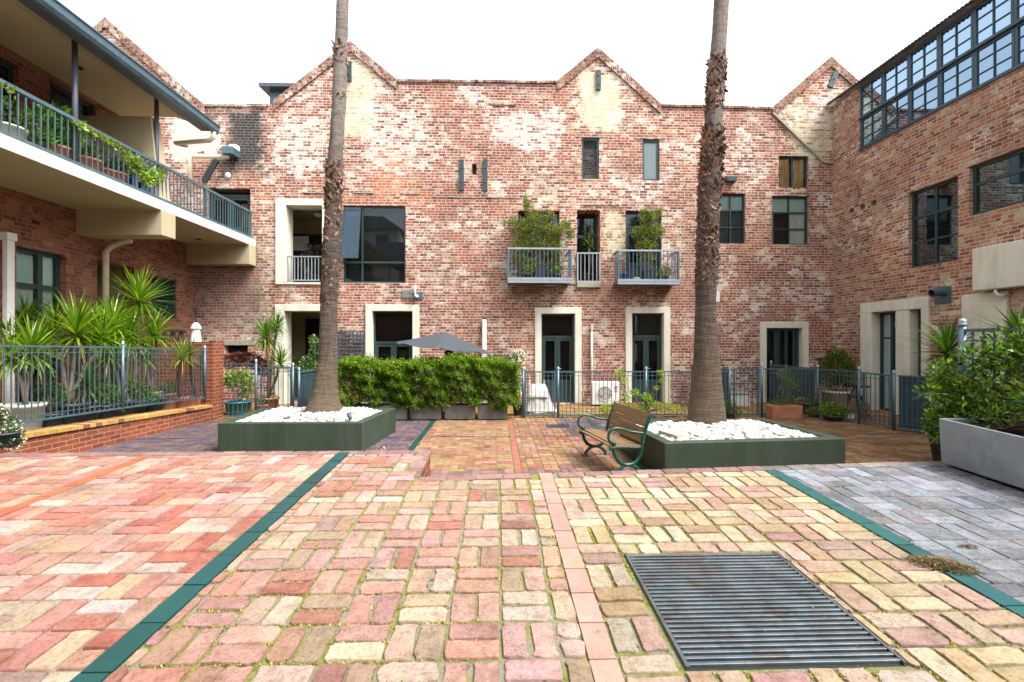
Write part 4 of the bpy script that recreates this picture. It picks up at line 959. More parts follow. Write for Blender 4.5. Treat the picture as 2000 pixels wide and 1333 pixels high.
# building across the courtyard behind the camera (shows in the glass)
opp = thing('brick_building', 'plain brick block across the courtyard, seen only as a reflection in the windows', 'building', (0,-8,0))
b = MB(); b.box(-11,11,-14,-8,0,8.0); b.build('wall', M['brick_new'], opp)
b = MB(); b.prism([(-11.3,8.0),(11.3,8.0),(9,9.6),(-9,9.6)], -14.2, -7.8, 'y'); b.build('roof', M['galv'], opp)
b = MB(); b.box(-17,-7.6,-7.95,-12,6.6,10.6); b.box(-17,-11,-13,-8,0,6.6); b.build('upper_storey', M['cream'], opp)
b = MB(); b.hexa([(-17.3,-7.5,10.6),(-7.3,-7.5,10.6),(-7.3,-12,10.6),(-17.3,-12,10.6),(-16,-8.5,11.8),(-9,-8.5,11.8),(-9,-11,11.8),(-16,-11,11.8)]); b.box(-12.5,-8.2,-7.5,-7.9,8.3,8.5); b.box(-9.4,-8.4,-7.94,-7.9,8.9,10.2); b.box(-12.4,-11.6,-7.94,-7.9,6.9,8.0); b.box(-8.3,-8.2,-7.6,-7.5,6.6,8.3); b.box(-10.4,-10.3,-7.6,-7.5,6.6,8.3); b.build('awning', M['frame'], opp)
for x in (-7,-4.6,-2.2,2,4.5,7,9.2):
    for z in (1.0,4.9): b = MB(); b.box(x-.5,x+.5,-8.02 if x > 0 or z < 4 else -7.72,-7.96 if x > 0 or z < 4 else -7.66,z,z+1.7); b.build('window', M['dark'], opp)


# ------------------------------------------------------------------ foliage helpers
def rot_frames(n, d, up_bias=0):
    """n random orthonormal pairs; first axis near d (n,3)"""
    r = NR.normal(size=(n,3)); d = d/np.linalg.norm(d, axis=1, keepdims=True)
    s_ = np.cross(d, r); s_ /= np.linalg.norm(s_, axis=1, keepdims=True)+1e-9
    return d, s_
def leaf_quads(c, size, d, asp=.45, fold=.2, var=.3):
    """pointed leaves at points c growing along d"""
    n = len(c); d, s_ = rot_frames(n, d); nn = np.cross(d, s_)
    L = size*(1+NR.uniform(-var, var, (n,1))); W = L*asp
    a = c; b = c+d*L*.5+s_*W*.5+nn*L*fold*.3; t = c+d*L-nn*L*fold*.4; e = c+d*L*.5-s_*W*.5+nn*L*fold*.3
    return np.stack([a,b,t,e], axis=1)
def cols(n, base, var=.25, warm=.12):
    base = np.array(base, float)
    if base.ndim == 1: base = base[None]
    c = base[NR.integers(0, len(base), n)]
    return np.clip(c*(1+NR.normal(0, var, (n,1)))*(1+NR.normal(0, warm, (n,3))), .003, 1)
def blob_points(n, blobs, shell=.55):
    """points in a union of ellipsoids, pushed to the outside; returns points and outward directions"""
    w_ = np.array([b[3]*b[4]*b[5] for b in blobs])**.67; w_ /= w_.sum(); idx = NR.choice(len(blobs), n, p=w_)
    B = np.array(blobs)[idx]; v = NR.normal(size=(n,3)); v /= np.linalg.norm(v, axis=1, keepdims=True)
    r = shell+(1-shell)*NR.random((n,1))**.6
    return B[:,:3]+v*r*B[:,3:6], v
def foliage(name, parent, n, blobs, size, colors, asp=.5, shell=.5, up=.5, mat='leaf', var=.25, droop=0, jitter=0):
    c, v = blob_points(n, blobs, shell)
    d = v+NR.normal(0, .7, (n,3))+np.array([0,0,up-droop])
    P = leaf_quads(c, size, d, asp); 
    return quads(name, P, cols(n, colors, var), M[mat], parent)
def stems(mb, base, blobs, n, r=.008, sub=2):
    for _ in range(n):
        b = R.choice(blobs); e = Vector((b[0]+R.uniform(-.6,.6)*b[3], b[1]+R.uniform(-.6,.6)*b[4], b[2]+R.uniform(-.3,.7)*b[5])); s_ = Vector(base)+Vector((R.uniform(-.03,.03),R.uniform(-.03,.03),0))
        m_ = (s_+e)/2+Vector((R.uniform(-.06,.06),R.uniform(-.06,.06),0)); mb.tube([s_, m_, e], [r,r*.7,r*.35], 5)
GREEN = [(.10,.20,.025),(.16,.27,.03),(.06,.13,.02),(.22,.32,.04)]
DKGREEN = [(.03,.075,.02),(.05,.11,.025),(.08,.15,.03),(.02,.05,.015)]
YGREEN = [(.24,.30,.03),(.16,.24,.03),(.32,.36,.05),(.10,.16,.02)]
def spiky(name, parent, heads, colors, mat='leaf_gloss', w0=.035, seg=5):
    """rosettes of sword leaves. heads: (centre, n, length, lift) """
    Pq = []; Cq = []
    cb = [np.array(c) for c in colors]
    for (c, n, L, lift) in heads:
        c = np.array(c, float)
        for i in range(n):
            t = i/n; az = i*2.399963+R.uniform(-.2,.2); el = radians(82-t*115*(1-lift*.0)+R.uniform(-7,7)); l = L*R.uniform(.75,1.08)*(.75+.25*sin(pi*min(1,t*1.3+.1)))
            h = np.array([cos(az), sin(az), 0]); side_ = np.array([-sin(az), cos(az), 0])
            p = c+np.array([0,0,.10*L*(1-t)*1.4-.08*L]); e_ = el; pts = []; w_ = w0*R.uniform(.8,1.2)
            col = cb[R.randrange(len(cb))]*(1+R.gauss(0,.18)); 
            if t > .85 and R.random() < .4: col = np.array([.36,.30,.06])*R.uniform(.7,1.1)
            bend = R.uniform(.02,.12)+(.10 if t > .6 else 0)
            for j in range(seg+1):
                q = j/seg; ww = w_*(.55+.9*q if q < .35 else max(.02, (1-(q-.35)/.65)**.75*.87))
                pts.append((p.copy(), ww)); p = p+(h*cos(e_)+np.array([0,0,sin(e_)]))*l/seg; e_ -= bend
            up_ = np.array([0,0,1.])
            for j in range(seg):
                (a, wa), (b, wb_) = pts[j], pts[j+1]
                nrm = np.cross(b-a, side_); nrm /= np.linalg.norm(nrm)+1e-9
                for sgn in (-1, 1):
                    q = [a, a+side_*sgn*wa*.5+nrm*-wa*.18*sgn*sgn*-1, b+side_*sgn*wb_*.5+nrm*wb_*.18, b]
                    Pq.append(q); Cq.append(np.clip(col*(1.0 if j else .8), .004, 1))
    return quads(name, np.array(Pq), np.array(Cq), M[mat], parent)
def pot(parent, c, r, h, mat, taper=.75, sq=0, rim=True, name='pot', n=24):
    b = MB(); prof = [(r*taper*.96,0),(r*taper,.01),(r*.97,h*.88)]
    if rim: prof += [(r*1.06,h*.88),(r*1.06,h),(r*.94,h),(r*.9,h*.9)]
    else: prof += [(r,h),(r*.92,h),(r*.9,h*.9)]
    b.lathe(prof[:-1]+[(r*.9,h*.9),(.001,h*.9)], c, 4 if sq else n, sq=0)
    if sq:
        b.v = [tuple(Vector((c[0],c[1],v[2]))+Matrix.Rotation(pi/4,3,'Z')@Vector((v[0]-c[0],v[1]-c[1],0))*1.2) for v in b.v]
    o = b.build(name, M[mat], parent, smooth=not sq)
    sb = MB(); sb.lathe([(r*.9,h*.905),(r*.5,h*.93),(.001,h*.935)], c, 4 if sq else 16)
    if sq: sb.v = [tuple(Vector((c[0],c[1],v[2]))+Matrix.Rotation(pi/4,3,'Z')@Vector((v[0]-c[0],v[1]-c[1],0))*1.2) for v in sb.v]
    sb.build('soil', M['soil'], parent)
    return o
def potted_yucca(label, c, pr, ph, pmat, trunk, heads, colors, group=None, w0=.04, name='potted_yucca', pt=.75, sq=0, tr=.035):
    t = thing(name, label, 'potted plant', c, group)
    if pr: pot(t, c, pr, ph, pmat, pt, sq=sq)
    b = MB()
    for h in heads:
        s_ = Vector(c)+Vector((R.uniform(-.03,.03),R.uniform(-.03,.03),ph*.9)); e = Vector(h[0]); m_ = s_.lerp(e,.5)+Vector((R.uniform(-.05,.05),R.uniform(-.05,.05),0))
        pts = [s_.lerp(m_, q/3) if q < 3 else m_.lerp(e,(q-3)/3) for q in range(7)]
        b.tube(pts, [tr*R.uniform(.85,1.1) for _ in pts], 8)
    b.build('stem', M['bark'], t, smooth=True); spiky('leaves', t, heads, colors, w0=w0); return t
def potted_shrub(label, c, pr, ph, pmat, blobs, n, size, colors, name='potted_shrub', sq=0, cat='potted plant', asp=.5, mat='leaf', pt=.75, group=None, ns=10, up=.5, shell=.5, flowers=None):
    t = thing(name, label, cat, c, group)
    if pr: pot(t, c, pr, ph, pmat, pt, sq=sq)
    ab = [(c[0]+b[0],c[1]+b[1],c[2]+b[2],b[3],b[4],b[5]) for b in blobs]
    sb = MB(); stems(sb, (c[0],c[1],c[2]+ph*.85), ab, ns); sb.build('stem', M['bark'], t)
    foliage('leaves', t, n, ab, size, colors, asp, mat=mat, up=up, shell=shell)
    if flowers: foliage('flowers', t, flowers[0], [(x,y,z,a*1.03,b_*1.03,d*1.03) for x,y,z,a,b_,d in ab], flowers[1], flowers[2], .8, shell=.95, mat='flower', var=.08)
    return t

# ------------------------------------------------------------------ raised planters, pebbles, palms
M['planter'] = plain('dark_green_render', (.025,.05,.028), .6, .07, 2, .0015, 60, dirt=((.06,.075,.055),.45), streak=((.075,.085,.065),.5))
M['pebble'] = plain('white_pebble', (.62,.62,.61), .6, .08, 9, .002, 50, attr=True)
def raised_planter(label, corners, ztop, wall_):
    """corners: front-left, front-right, back-right, back-left on the ground"""
    c = [Vector((p[0],p[1],0)) for p in corners]; t = MB(); ctr = sum(c, Vector())/4
    inn = []
    for i in range(4):
        p, a, b_ = c[i], c[i-1], c[(i+1)%4]; inn.append(p+(a-p).normalized()*wall_+(b_-p).normalized()*wall_)
    up = Vector((0,0,ztop)); lo = Vector((0,0,ztop-.14))
    vs_ = c+[p+up for p in c]+[p+up for p in inn]+[p+lo for p in inn]; fs = []
    for i in range(4): j = (i+1)%4; fs += [(i,j,4+j,4+i),(4+i,4+j,8+j,8+i),(8+i,8+j,12+j,12+i)]
    fs.append((12,13,14,15)); t.add(vs_, fs)
    o = t.build('raised_planter', M['planter'], loc=ctr, bevel=.012); tag(o, label, 'raised planter', 'green raised planters around the palms')
    return inn
def pebbles(label, inn, z0, hole, n, mound):
    b = MB(); ico = []
    phi = (1+5**.5)/2
    base = [Vector(v).normalized() for v in [(-1,phi,0),(1,phi,0),(-1,-phi,0),(1,-phi,0),(0,-1,phi),(0,1,phi),(0,-1,-phi),(0,1,-phi),(phi,0,-1),(phi,0,1),(-phi,0,-1),(-phi,0,1)]]
    F = [(0,11,5),(0,5,1),(0,1,7),(0,7,10),(0,10,11),(1,5,9),(5,11,4),(11,10,2),(10,7,6),(7,1,8),(3,9,4),(3,4,2),(3,2,6),(3,6,8),(3,8,9),(4,9,5),(2,4,11),(6,2,10),(8,6,7),(9,8,1)]
    # one subdivision
    V = list(base); cache = {}; F2 = []
    def mid(i, j):
        kx = (min(i,j),max(i,j))
        if kx not in cache: V.append(((V[i]+V[j])/2).normalized()); cache[kx] = len(V)-1
        return cache[kx]
    for a, c, d in F: x, y, z = mid(a,c), mid(c,d), mid(d,a); F2 += [(a,x,z),(c,y,x),(d,z,y),(x,y,z)]
    p0, p1, p2, p3 = inn
    for i in range(n):
        u, v = R.random(), R.random(); p = (p0*(1-u)+p1*u)*(1-v)+(p3*(1-u)+p2*u)*v
        if (p.x-hole[0])**2+(p.y-hole[1])**2 < hole[2]**2: continue
        e = min(u, 1-u, v, 1-v)*2; z = z0+mound*min(1, e*3.0)*R.uniform(.5,1.05)+R.uniform(-.02,.015)
        r = R.uniform(.022,.052); s_ = Vector((r*R.uniform(.9,1.4), r*R.uniform(.8,1.1), r*R.uniform(.6,.9))); m_ = Matrix.Rotation(R.uniform(0,6.3),3,'Z')@Matrix.Rotation(R.uniform(-.5,.5),3,'X')
        w3 = [R.uniform(.93,1.07) for _ in V]
        cc = R.choice([(1,1,.98)]*7+[(.72,.68,.6),(.5,.45,.38),(.85,.83,.78),(.65,.63,.6)])
        b.add([tuple(p*1+Vector((0,0,z))+m_@Vector((q.x*s_.x*k_, q.y*s_.y*k_, q.z*s_.z*k_))) for q, k_ in zip(V, w3)], F2, jitcol(cc,.06,.02))
    o = b.build('pebbles', M['pebble'], smooth=True); tag(o, label, 'pebbles', kind='stuff')
def gpt(px, py, z): p = onZ(px, py, z); return (p.x, p.y)
ZP = .51
cL_ = [gpt(425,827,ZP), gpt(708,826,ZP), gpt(773,797,ZP), gpt(512,797,ZP)]
cR_ = [gpt(1298,866,ZP), gpt(1652,857,ZP), gpt(1492,817,ZP), (0,0)]
cR_[3] = (cR_[0][0]+(cR_[2][0]-cR_[1][0]), cR_[0][1]+(cR_[2][1]-cR_[1][1]))
print('planters', cL_, cR_)
inL = raised_planter('dark green raised planter around the left palm', cL_, ZP, .17)
inR = raised_planter('dark green raised planter around the right palm, beside the bench', cR_, ZP, .17)
pL = onZ(638, 797, .5); pR = onZ(1381, 826, .5)
pL = Vector((pL.x, min(pL.y, 9.75), 0)); pR = Vector((pR.x, pR.y, 0)); print('palms', pL, pR)
pebbles('white rounded pebbles heaped round the foot of the left palm', inL, ZP-.07, (pL.x,pL.y,.30), 2600, .13)
pebbles('white rounded pebbles around the foot of the right palm', inR, ZP-.07, (pR.x,pR.y,.30), 2600, .09)

trk, t_, p_, o_ = newmat('palm_bark'); k = NT(t_)
tc = k.n('ShaderNodeTexCoord').outputs['Object']
mp = k.n('ShaderNodeMapping'); mp.inputs['Scale'].default_value = (1,1,14); k.l(tc, mp.inputs[0])
mp2 = k.n('ShaderNodeMapping'); mp2.inputs['Scale'].default_value = (9,9,1.2); k.l(tc, mp2.inputs[0])
ring = k.noise(mp.outputs[0], 3.2, 6, .75); crk = k.noise(mp2.outputs[0], 3, 6, .8); big = k.noise(tc, 1.6, 5, .7)
spz = k.n('ShaderNodeSeparateXYZ'); k.l(tc, spz.inputs[0])
c_ = k.ramp(ring, [(.3,(.035,.025,.02)),(.45,(.095,.07,.055)),(.58,(.18,.135,.105)),(.75,(.28,.225,.18))])
c_ = k.mix(1, c_, k.ramp(crk, [(.35,(.4,.37,.36)),(.6,(1.15,1.15,1.15))]), 'MULTIPLY')
c_ = k.mix(k.mapr(k.math('ADD', spz.outputs[2], k.math('MULTIPLY', big, 1.6)), 5.4, 6.6, 0, .5), c_, (.40,.35,.31))
c_ = k.mix(k.math('MULTIPLY', k.ramp(big, [(.45,0.),(.7,1.)]), .45), c_, (.09,.075,.06))
c_ = k.mix(k.mapr(spz.outputs[2], .5, 1.9, .35, 0), c_, (.24,.17,.09))
k.l(c_, p_.inputs['Base Color']); p_.inputs['Roughness'].default_value = .92
k.l(k.bump(k.math('ADD', ring, k.math('MULTIPLY', crk, .9)), .05), p_.inputs['Normal'])
M['husk'] = plain('fibrous_husk', (.15,.10,.075), .95, .4, 14, .01, 60, attr=True)
def palm(label, base, prof, husk, Y0):
    """prof: list of (px centre, px half width, py) read off the photograph at the palm's own distance"""
    t = thing('palm_tree', label, 'palm tree', (base.x, base.y, ZP-.1), 'tall palms in the green planters')
    path = []
    for pxc, hw, py in prof:
        p = onY(pxc, py, base.y); path.append((p, hw*base.y/FPX))
    pts = [path[0][0]]; rad = [path[0][1]]
    for (a, ra), (b_, rb_) in zip(path[:-1], path[1:]):
        n = max(2, int((b_-a).length/.045))
        for i in range(1, n+1):
            q = i/n; pts.append(a.lerp(b_, q)); rad.append(ra+(rb_-ra)*q)
    N = 26; vs_ = []; ph = R.uniform(0,9)
    for i, (p, r) in enumerate(zip(pts, rad)):
        hz = any(h0 < p.z < h1 for h0, h1, *_ in husk)
        for j in range(N):
            a = 2*pi*j/N; w_ = 1+.025*sin(3*a+ph+p.z*.7)+.018*sin(7*a+p.z*2.3)+(R.uniform(-.09,.10) if hz else R.uniform(-.014,.014))+(.022 if i % 3 == 0 else 0)
            vs_.append((p.x+r*w_*cos(a), p.y+r*w_*sin(a), p.z))
    b = MB(); b.add(vs_, [(i*N+j, i*N+(j+1)%N, (i+1)*N+(j+1)%N, (i+1)*N+j) for i in range(len(pts)-1) for j in range(N)])
    b.build('trunk', trk, t, smooth=True)
    Pq, Cq = [], []
    for h0, h1, n, L, out in husk:
        for _ in range(n):
            z = R.uniform(h0, h1); i = min(range(len(pts)), key=lambda q: abs(pts[q].z-z)); p, r = pts[i], rad[i]
            a = R.uniform(0, 2*pi); h = np.array([cos(a), sin(a), 0]); s_ = np.array([-sin(a), cos(a), 0]); upv = np.array([0,0,1.])
            l = L*R.uniform(.4,1.25); w_ = l*R.uniform(.35,1.15); st_ = np.array(p)*1.0+h*r*.93; st_[2] = z
            sg = 1 if R.random() < .72 else -1; tl = R.uniform(-1.0,1.0)
            d0 = upv*sg+s_*tl; d0 /= np.linalg.norm(d0)
            rows = []; R_t = R.uniform(.1,.75); oo = out*R.uniform(.2,1.5)*(1 if R.random() < .8 else 1.8)
            for j, q in enumerate((0,.35,.7,1)):
                ce = st_+d0*l*q+h*(oo*l*(q**1.6)+.005)+s_*(l*.25*tl*q*q); ww = w_*(1,1.0,.8,R_t)[j]*.5; cu = .35*ww
                rows.append((ce-s_*ww-h*cu, ce+h*cu*.6, ce+s_*ww-h*cu))
            col = np.array(R.choice([(1,1,1),(1.5,1.35,1.2),(.6,.55,.5),(2.3,2.0,1.8),(.35,.32,.3),(1.7,1.3,1.25),(.6,.5,.45)]))*R.uniform(.8,1.2)
            for j in range(3):
                for q in (0,1): Pq.append([rows[j][q], rows[j][q+1], rows[j+1][q+1], rows[j+1][q]]); Cq.append(col)
    quads('husk', np.array(Pq), np.array(Cq), M['husk'], t)
    # fibres
    return t
zz = lambda py, Y: onY(1000, py, Y).z
palm('tall bare palm trunk leaning slightly right in the left planter', pL,
     [(633,37,806),(633,33,800),(634,26.5,780),(636,22.5,750),(641,18,700),(642.5,15.5,600),(644,16.5,560),(646,16,500),(650,14.5,430),(652,15,370),(653,14.5,335),(658,12.8,270),(662,12.5,200),(664,12.5,130),(667,11.2,60),(669,10.8,0),(673,10.5,-80)],
     [(zz(410,pL.y), zz(325,pL.y), 320, .11, .3), (zz(600,pL.y), zz(410,pL.y), 360, .085, .10), (zz(135,pL.y), zz(98,pL.y), 40, .13, .22), (zz(205,pL.y), zz(190,pL.y), 14, .08, .15), (zz(300,pL.y), zz(205,pL.y), 20, .07, .1)], 0)
palm('tall palm with shaggy brown husk on its trunk in the right planter', pR,
     [(1380,39,836),(1380,36.5,824),(1380,33,790),(1380,26,725),(1379,22,670),(1378,19.5,620),(1378,18.5,600),(1380,20.5,535),(1383,20,441),(1387,21,353),(1392,18.5,283),(1394,16.5,240),(1395,16,208),(1400,16.5,145),(1403,14.5,90),(1405,14,63),(1409,14,0),(1414,13.5,-80)],
     [(zz(545,pR.y), zz(345,pR.y), 1000, .10, .17), (zz(345,pR.y), zz(250,pR.y), 480, .12, .26), (zz(215,pR.y), zz(110,pR.y), 440, .10, .2), (zz(250,pR.y), zz(215,pR.y), 12, .08, .1)], 0)
# spotlight and slab on the pebbles
p = onZ(683, 817, ZP+.05); t = thing('garden_spotlight', 'small dark spotlight on a spike lying among the left palm pebbles', 'spotlight', (p.x,p.y,ZP-.05))
b = MB(); b.tube([(p.x,p.y,p.z-.06),(p.x,p.y,p.z)], .008, 6); b.build('spike', M['dark'], t)
b = MB(); b.tube([(p.x+.03,p.y-.04,p.z-.02),(p.x,p.y,p.z+.03),(p.x-.03,p.y+.04,p.z+.075)], [.025,.04,.042], 12); b.build('lamp_head', M['galv_dk'], t, smooth=True)
a_, b_, c__ = onZ(1286,840,ZP+.04), onZ(1322,851,ZP+.04), onZ(1362,843,ZP+.04); d_ = a_+c__-b_
b = MB(); b.hexa([(q.x,q.y,ZP-.01) for q in (a_,b_,c__,d_)]+[(q.x,q.y,ZP+.035) for q in (a_,b_,c__,d_)])
tag(b.build('stone_slab', M['stone'], bevel=.004, loc=(a_.x,a_.y,ZP)), 'flat grey brown slab lying on the pebbles beside the bench back', 'slab')

# ------------------------------------------------------------------ bench
M['bench_wood'] = plain('oiled_bench_timber', (.22,.13,.062), .5, .25, 3, .0015, 40, aniso=(1,12,12))
M['bench_iron'] = plain('green_cast_iron', (.004,.065,.048), .3, .15, 8, .0006)
bn = thing('park_bench', 'timber slatted bench with green cast iron arms and legs beside the right planter', 'bench')
L2 = .66
def slat(y, z, w_, th, ang, nm, par):
    b = MB(); c, s_ = cos(ang), sin(ang); pr = []
    for (a, e) in ((-w_/2,-th/2),(w_/2,-th/2),(w_/2,th/2),(-w_/2,th/2)): pr.append((y+a*c-e*s_, z+a*s_+e*c))
    b.prism(pr, -L2, L2, 'x'); return b
for nm, arr in (('seat', [(-.255,.425,-.25),(-.175,.437,0),(-.095,.435,-.03),(-.015,.43,-.05),(.065,.424,-.06),(.145,.42,-.02)]),
                ('backrest', [(.225,.49,1.35),(.243,.566,1.33),(.263,.642,1.29),(.287,.717,1.25),(.314,.79,1.21),(.342,.858,1.18)])):
    b = MB()
    for y, z, an in arr:
        q = slat(y, z, .068 if nm == 'seat' else .070, .024, an, nm, bn); b.add(q.v, q.f)
    b.build(nm, M['bench_wood'], bn, bevel=.004)
def spline(pts, n=8):
    out = []; P = [Vector(p) for p in pts]; P = [P[0]]+P+[P[-1]]
    for i in range(1, len(P)-2):
        for j in range(n):
            t = j/n; a, b_, c, d = P[i-1:i+3]
            out.append(.5*((2*b_)+(c-a)*t+(2*a-5*b_+4*c-d)*t*t+(3*b_-a-3*c+d)*t**3))
    out.append(P[-2]); return out
for x in (-L2+.02, L2-.02):
    b = MB()
    def cast(pts, w_, h_=None, n=7):
        q = spline([(x,y,z) for y, z in pts], n)
        b.tube(q, w_, 8)
    cast([(-.235,.415),(-.215,.30),(-.13,.19),(-.01,.155),(.11,.19),(.185,.30),(.20,.41)], .027)
    cast([(-.20,.012),(-.155,.09),(-.08,.14),(-.01,.155),(.06,.14),(.14,.09),(.19,.012)], .026)
    cast([(-.285,.375),(-.27,.405),(-.2,.415),(-.05,.41),(.08,.40),(.19,.395)], .024)
    cast([(.19,.39),(.215,.50),(.25,.62),(.295,.74),(.338,.84),(.372,.885)], .027)
    b.build('end_frame', M['bench_iron'], bn, smooth=True)
    b = MB(); cast([(.235,.60),(.14,.615),(.02,.635),(-.10,.675),(-.20,.69),(-.285,.655),(-.315,.57),(-.285,.49),(-.235,.455)], [.019]*10+[.016]*47 if False else .02)
    b.ball((x,-.235,.475), .04, 12, 8); b.build('armrest', M['bench_iron'], bn, smooth=True)
    for y in (-.205, .19):
        b = MB(); b.lathe([(.045,0),(.045,.008),(.028,.022),(.018,.035)], (x,y,0), 14); b.build('foot', M['bench_iron'], bn, smooth=True)
bn.location = (1.80, 7.62, .002); bn.rotation_euler = (0,0,radians(-80))

# ------------------------------------------------------------------ grate, drain, litter
M['iron'] = plain('worn_steel', (.15,.18,.20), .36, .3, 7, .0008, 60, metal=.75, dirt=((.13,.08,.06),.8))
gt = thing('drain_grate', 'large square steel drain grate set in the near paving', 'drain grate', (gx0,gy0,fgz(gy0)))
b = MB(); zz_ = lambda y: fgz(y)+.004; nb_ = 27; pitch = (gy1-gy0-.02)/nb_
for i in range(nb_):
    y = gy0+.012+pitch*i; b.hexa([(gx0+.014,y,zz_(y)-.045),(gx1-.014,y,zz_(y)-.045),(gx1-.014,y+pitch*.52,zz_(y)-.045),(gx0+.014,y+pitch*.52,zz_(y)-.045),
        (gx0+.014,y,zz_(y)+.001),(gx1-.014,y,zz_(y)+.001),(gx1-.014,y+pitch*.52,zz_(y+pitch*.52)+.001),(gx0+.014,y+pitch*.52,zz_(y+pitch*.52)+.001)])
b.build('bars', M['iron'], gt, bevel=.003)
for xa, xb in ((gx0,gx0+.014),(gx1-.014,gx1)): b = MB(); b.hexa([(xa,gy0,zz_(gy0)-.05),(xb,gy0,zz_(gy0)-.05),(xb,gy1,zz_(gy1)-.05),(xa,gy1,zz_(gy1)-.05),(xa,gy0,zz_(gy0)+.002),(xb,gy0,zz_(gy0)+.002),(xb,gy1,zz_(gy1)+.002),(xa,gy1,zz_(gy1)+.002)]); b.build('edge_bar', M['iron'], gt)
b = MB(); b.add([(gx0,gy0,zt(gy0)+.002),(gx1,gy0,zt(gy0)+.002),(gx1,gy1,zt(gy1)+.002),(gx0,gy1,zt(gy1)+.002)], [(0,1,2,3)]); b.build('drain_pit', M['dark'], gt)
q = [onZ(1065,829,.006), onZ(1112,829,.006), onZ(1118,836,.006), onZ(1066,836,.006)]
dg = thing('drain_cover', 'small dark drain cover in the lower courtyard beyond the bench', 'drain cover', (q[3].x,q[3].y,0))
b = MB(); b.prism([(p.x,p.y) for p in (q[3],q[2],q[1],q[0])], -.01, .004); b.build('frame', M['galv_dk'], dg)
b = MB()
for i in range(9): yy = q[3].y+.04+(q[0].y-q[3].y-.06)*i/9; b.box(q[3].x+.03,q[2].x-.03,yy,yy+.03,.0045,.010)
b.build('bars', M['iron'], dg)
def litter(nm, label, cat, c, rx, ry, n, zf, colors, size, mat='leaf', pile=.02, rot=0):
    P, C = [], []
    for _ in range(n):
        a = R.uniform(0,6.28); r = sqrt(R.random())*R.uniform(.6,1); x_ = r*rx*cos(a); y_ = r*ry*sin(a); x, y = c[0]+x_*cos(rot)-y_*sin(rot), c[1]+x_*sin(rot)+y_*cos(rot)
        z = zf(y)+.006+R.random()*pile*(1-r); th = R.uniform(0,6.28); l = size*R.uniform(.5,1.5); v = np.array([cos(th),sin(th),R.uniform(-.25,.25)])*l; w_ = np.array([-sin(th),cos(th),R.uniform(-.5,.5)])*l*R.uniform(.1,.3)
        ce = np.array([x,y,z]); P.append([ce-v, ce-w_, ce+v, ce+w_]); C.append(jitcol(R.choice(colors), .25, .06))
    o = quads(nm, np.array(P), np.array(C), M[mat]); tag(o, label, cat, kind='stuff')
BRN = [(.13,.08,.045),(.20,.13,.07),(.07,.045,.03),(.26,.18,.10)]
p = onF(1840,1106); litter('leaf_litter', 'heap of small dry brown leaves on the right green tile strip', 'leaves', (p.x,p.y), .19, .10, 1500, fgz, BRN, .011, pile=.045, rot=-.5)
p = onF(1893,1070); litter('leaf_litter', 'tiny scatter of brown leaves behind the larger heap', 'leaves', (p.x,p.y), .07, .035, 160, fgz, BRN, .009, pile=.015)
litter('fallen_petals', 'white petals scattered over the grey paving by the concrete trough', 'petals', (3.6,3.6), .9, 1.0, 110, fgz, [(.85,.84,.8)], .007, 'flower', pile=0)
litter('leaf_crumbs', 'small dark leaf crumbs scattered over the grey paving', 'leaves', (3.4,3.7), .95, .9, 260, fgz, BRN, .007, pile=0)
litter('leaf_crumbs', 'dry crumbs along the joints by the steel grate', 'leaves', (1.2,2.2), 1.1, .7, 300, fgz, BRN+[(.4,.32,.15)], .006, pile=0)
litter('fallen_leaves', 'pale dead leaves at the right foot of the left planter', 'leaves', (-2.1,8.75), .12, .35, 16, lz, [(.6,.45,.25),(.5,.32,.15)], .05, pile=.02)
litter('leaf_litter', 'dark leaf mulch on the mossy paving right of the right planter', 'leaves', gpt(1760,868,0), .9, .12, 700, lz, BRN, .016, pile=.02)

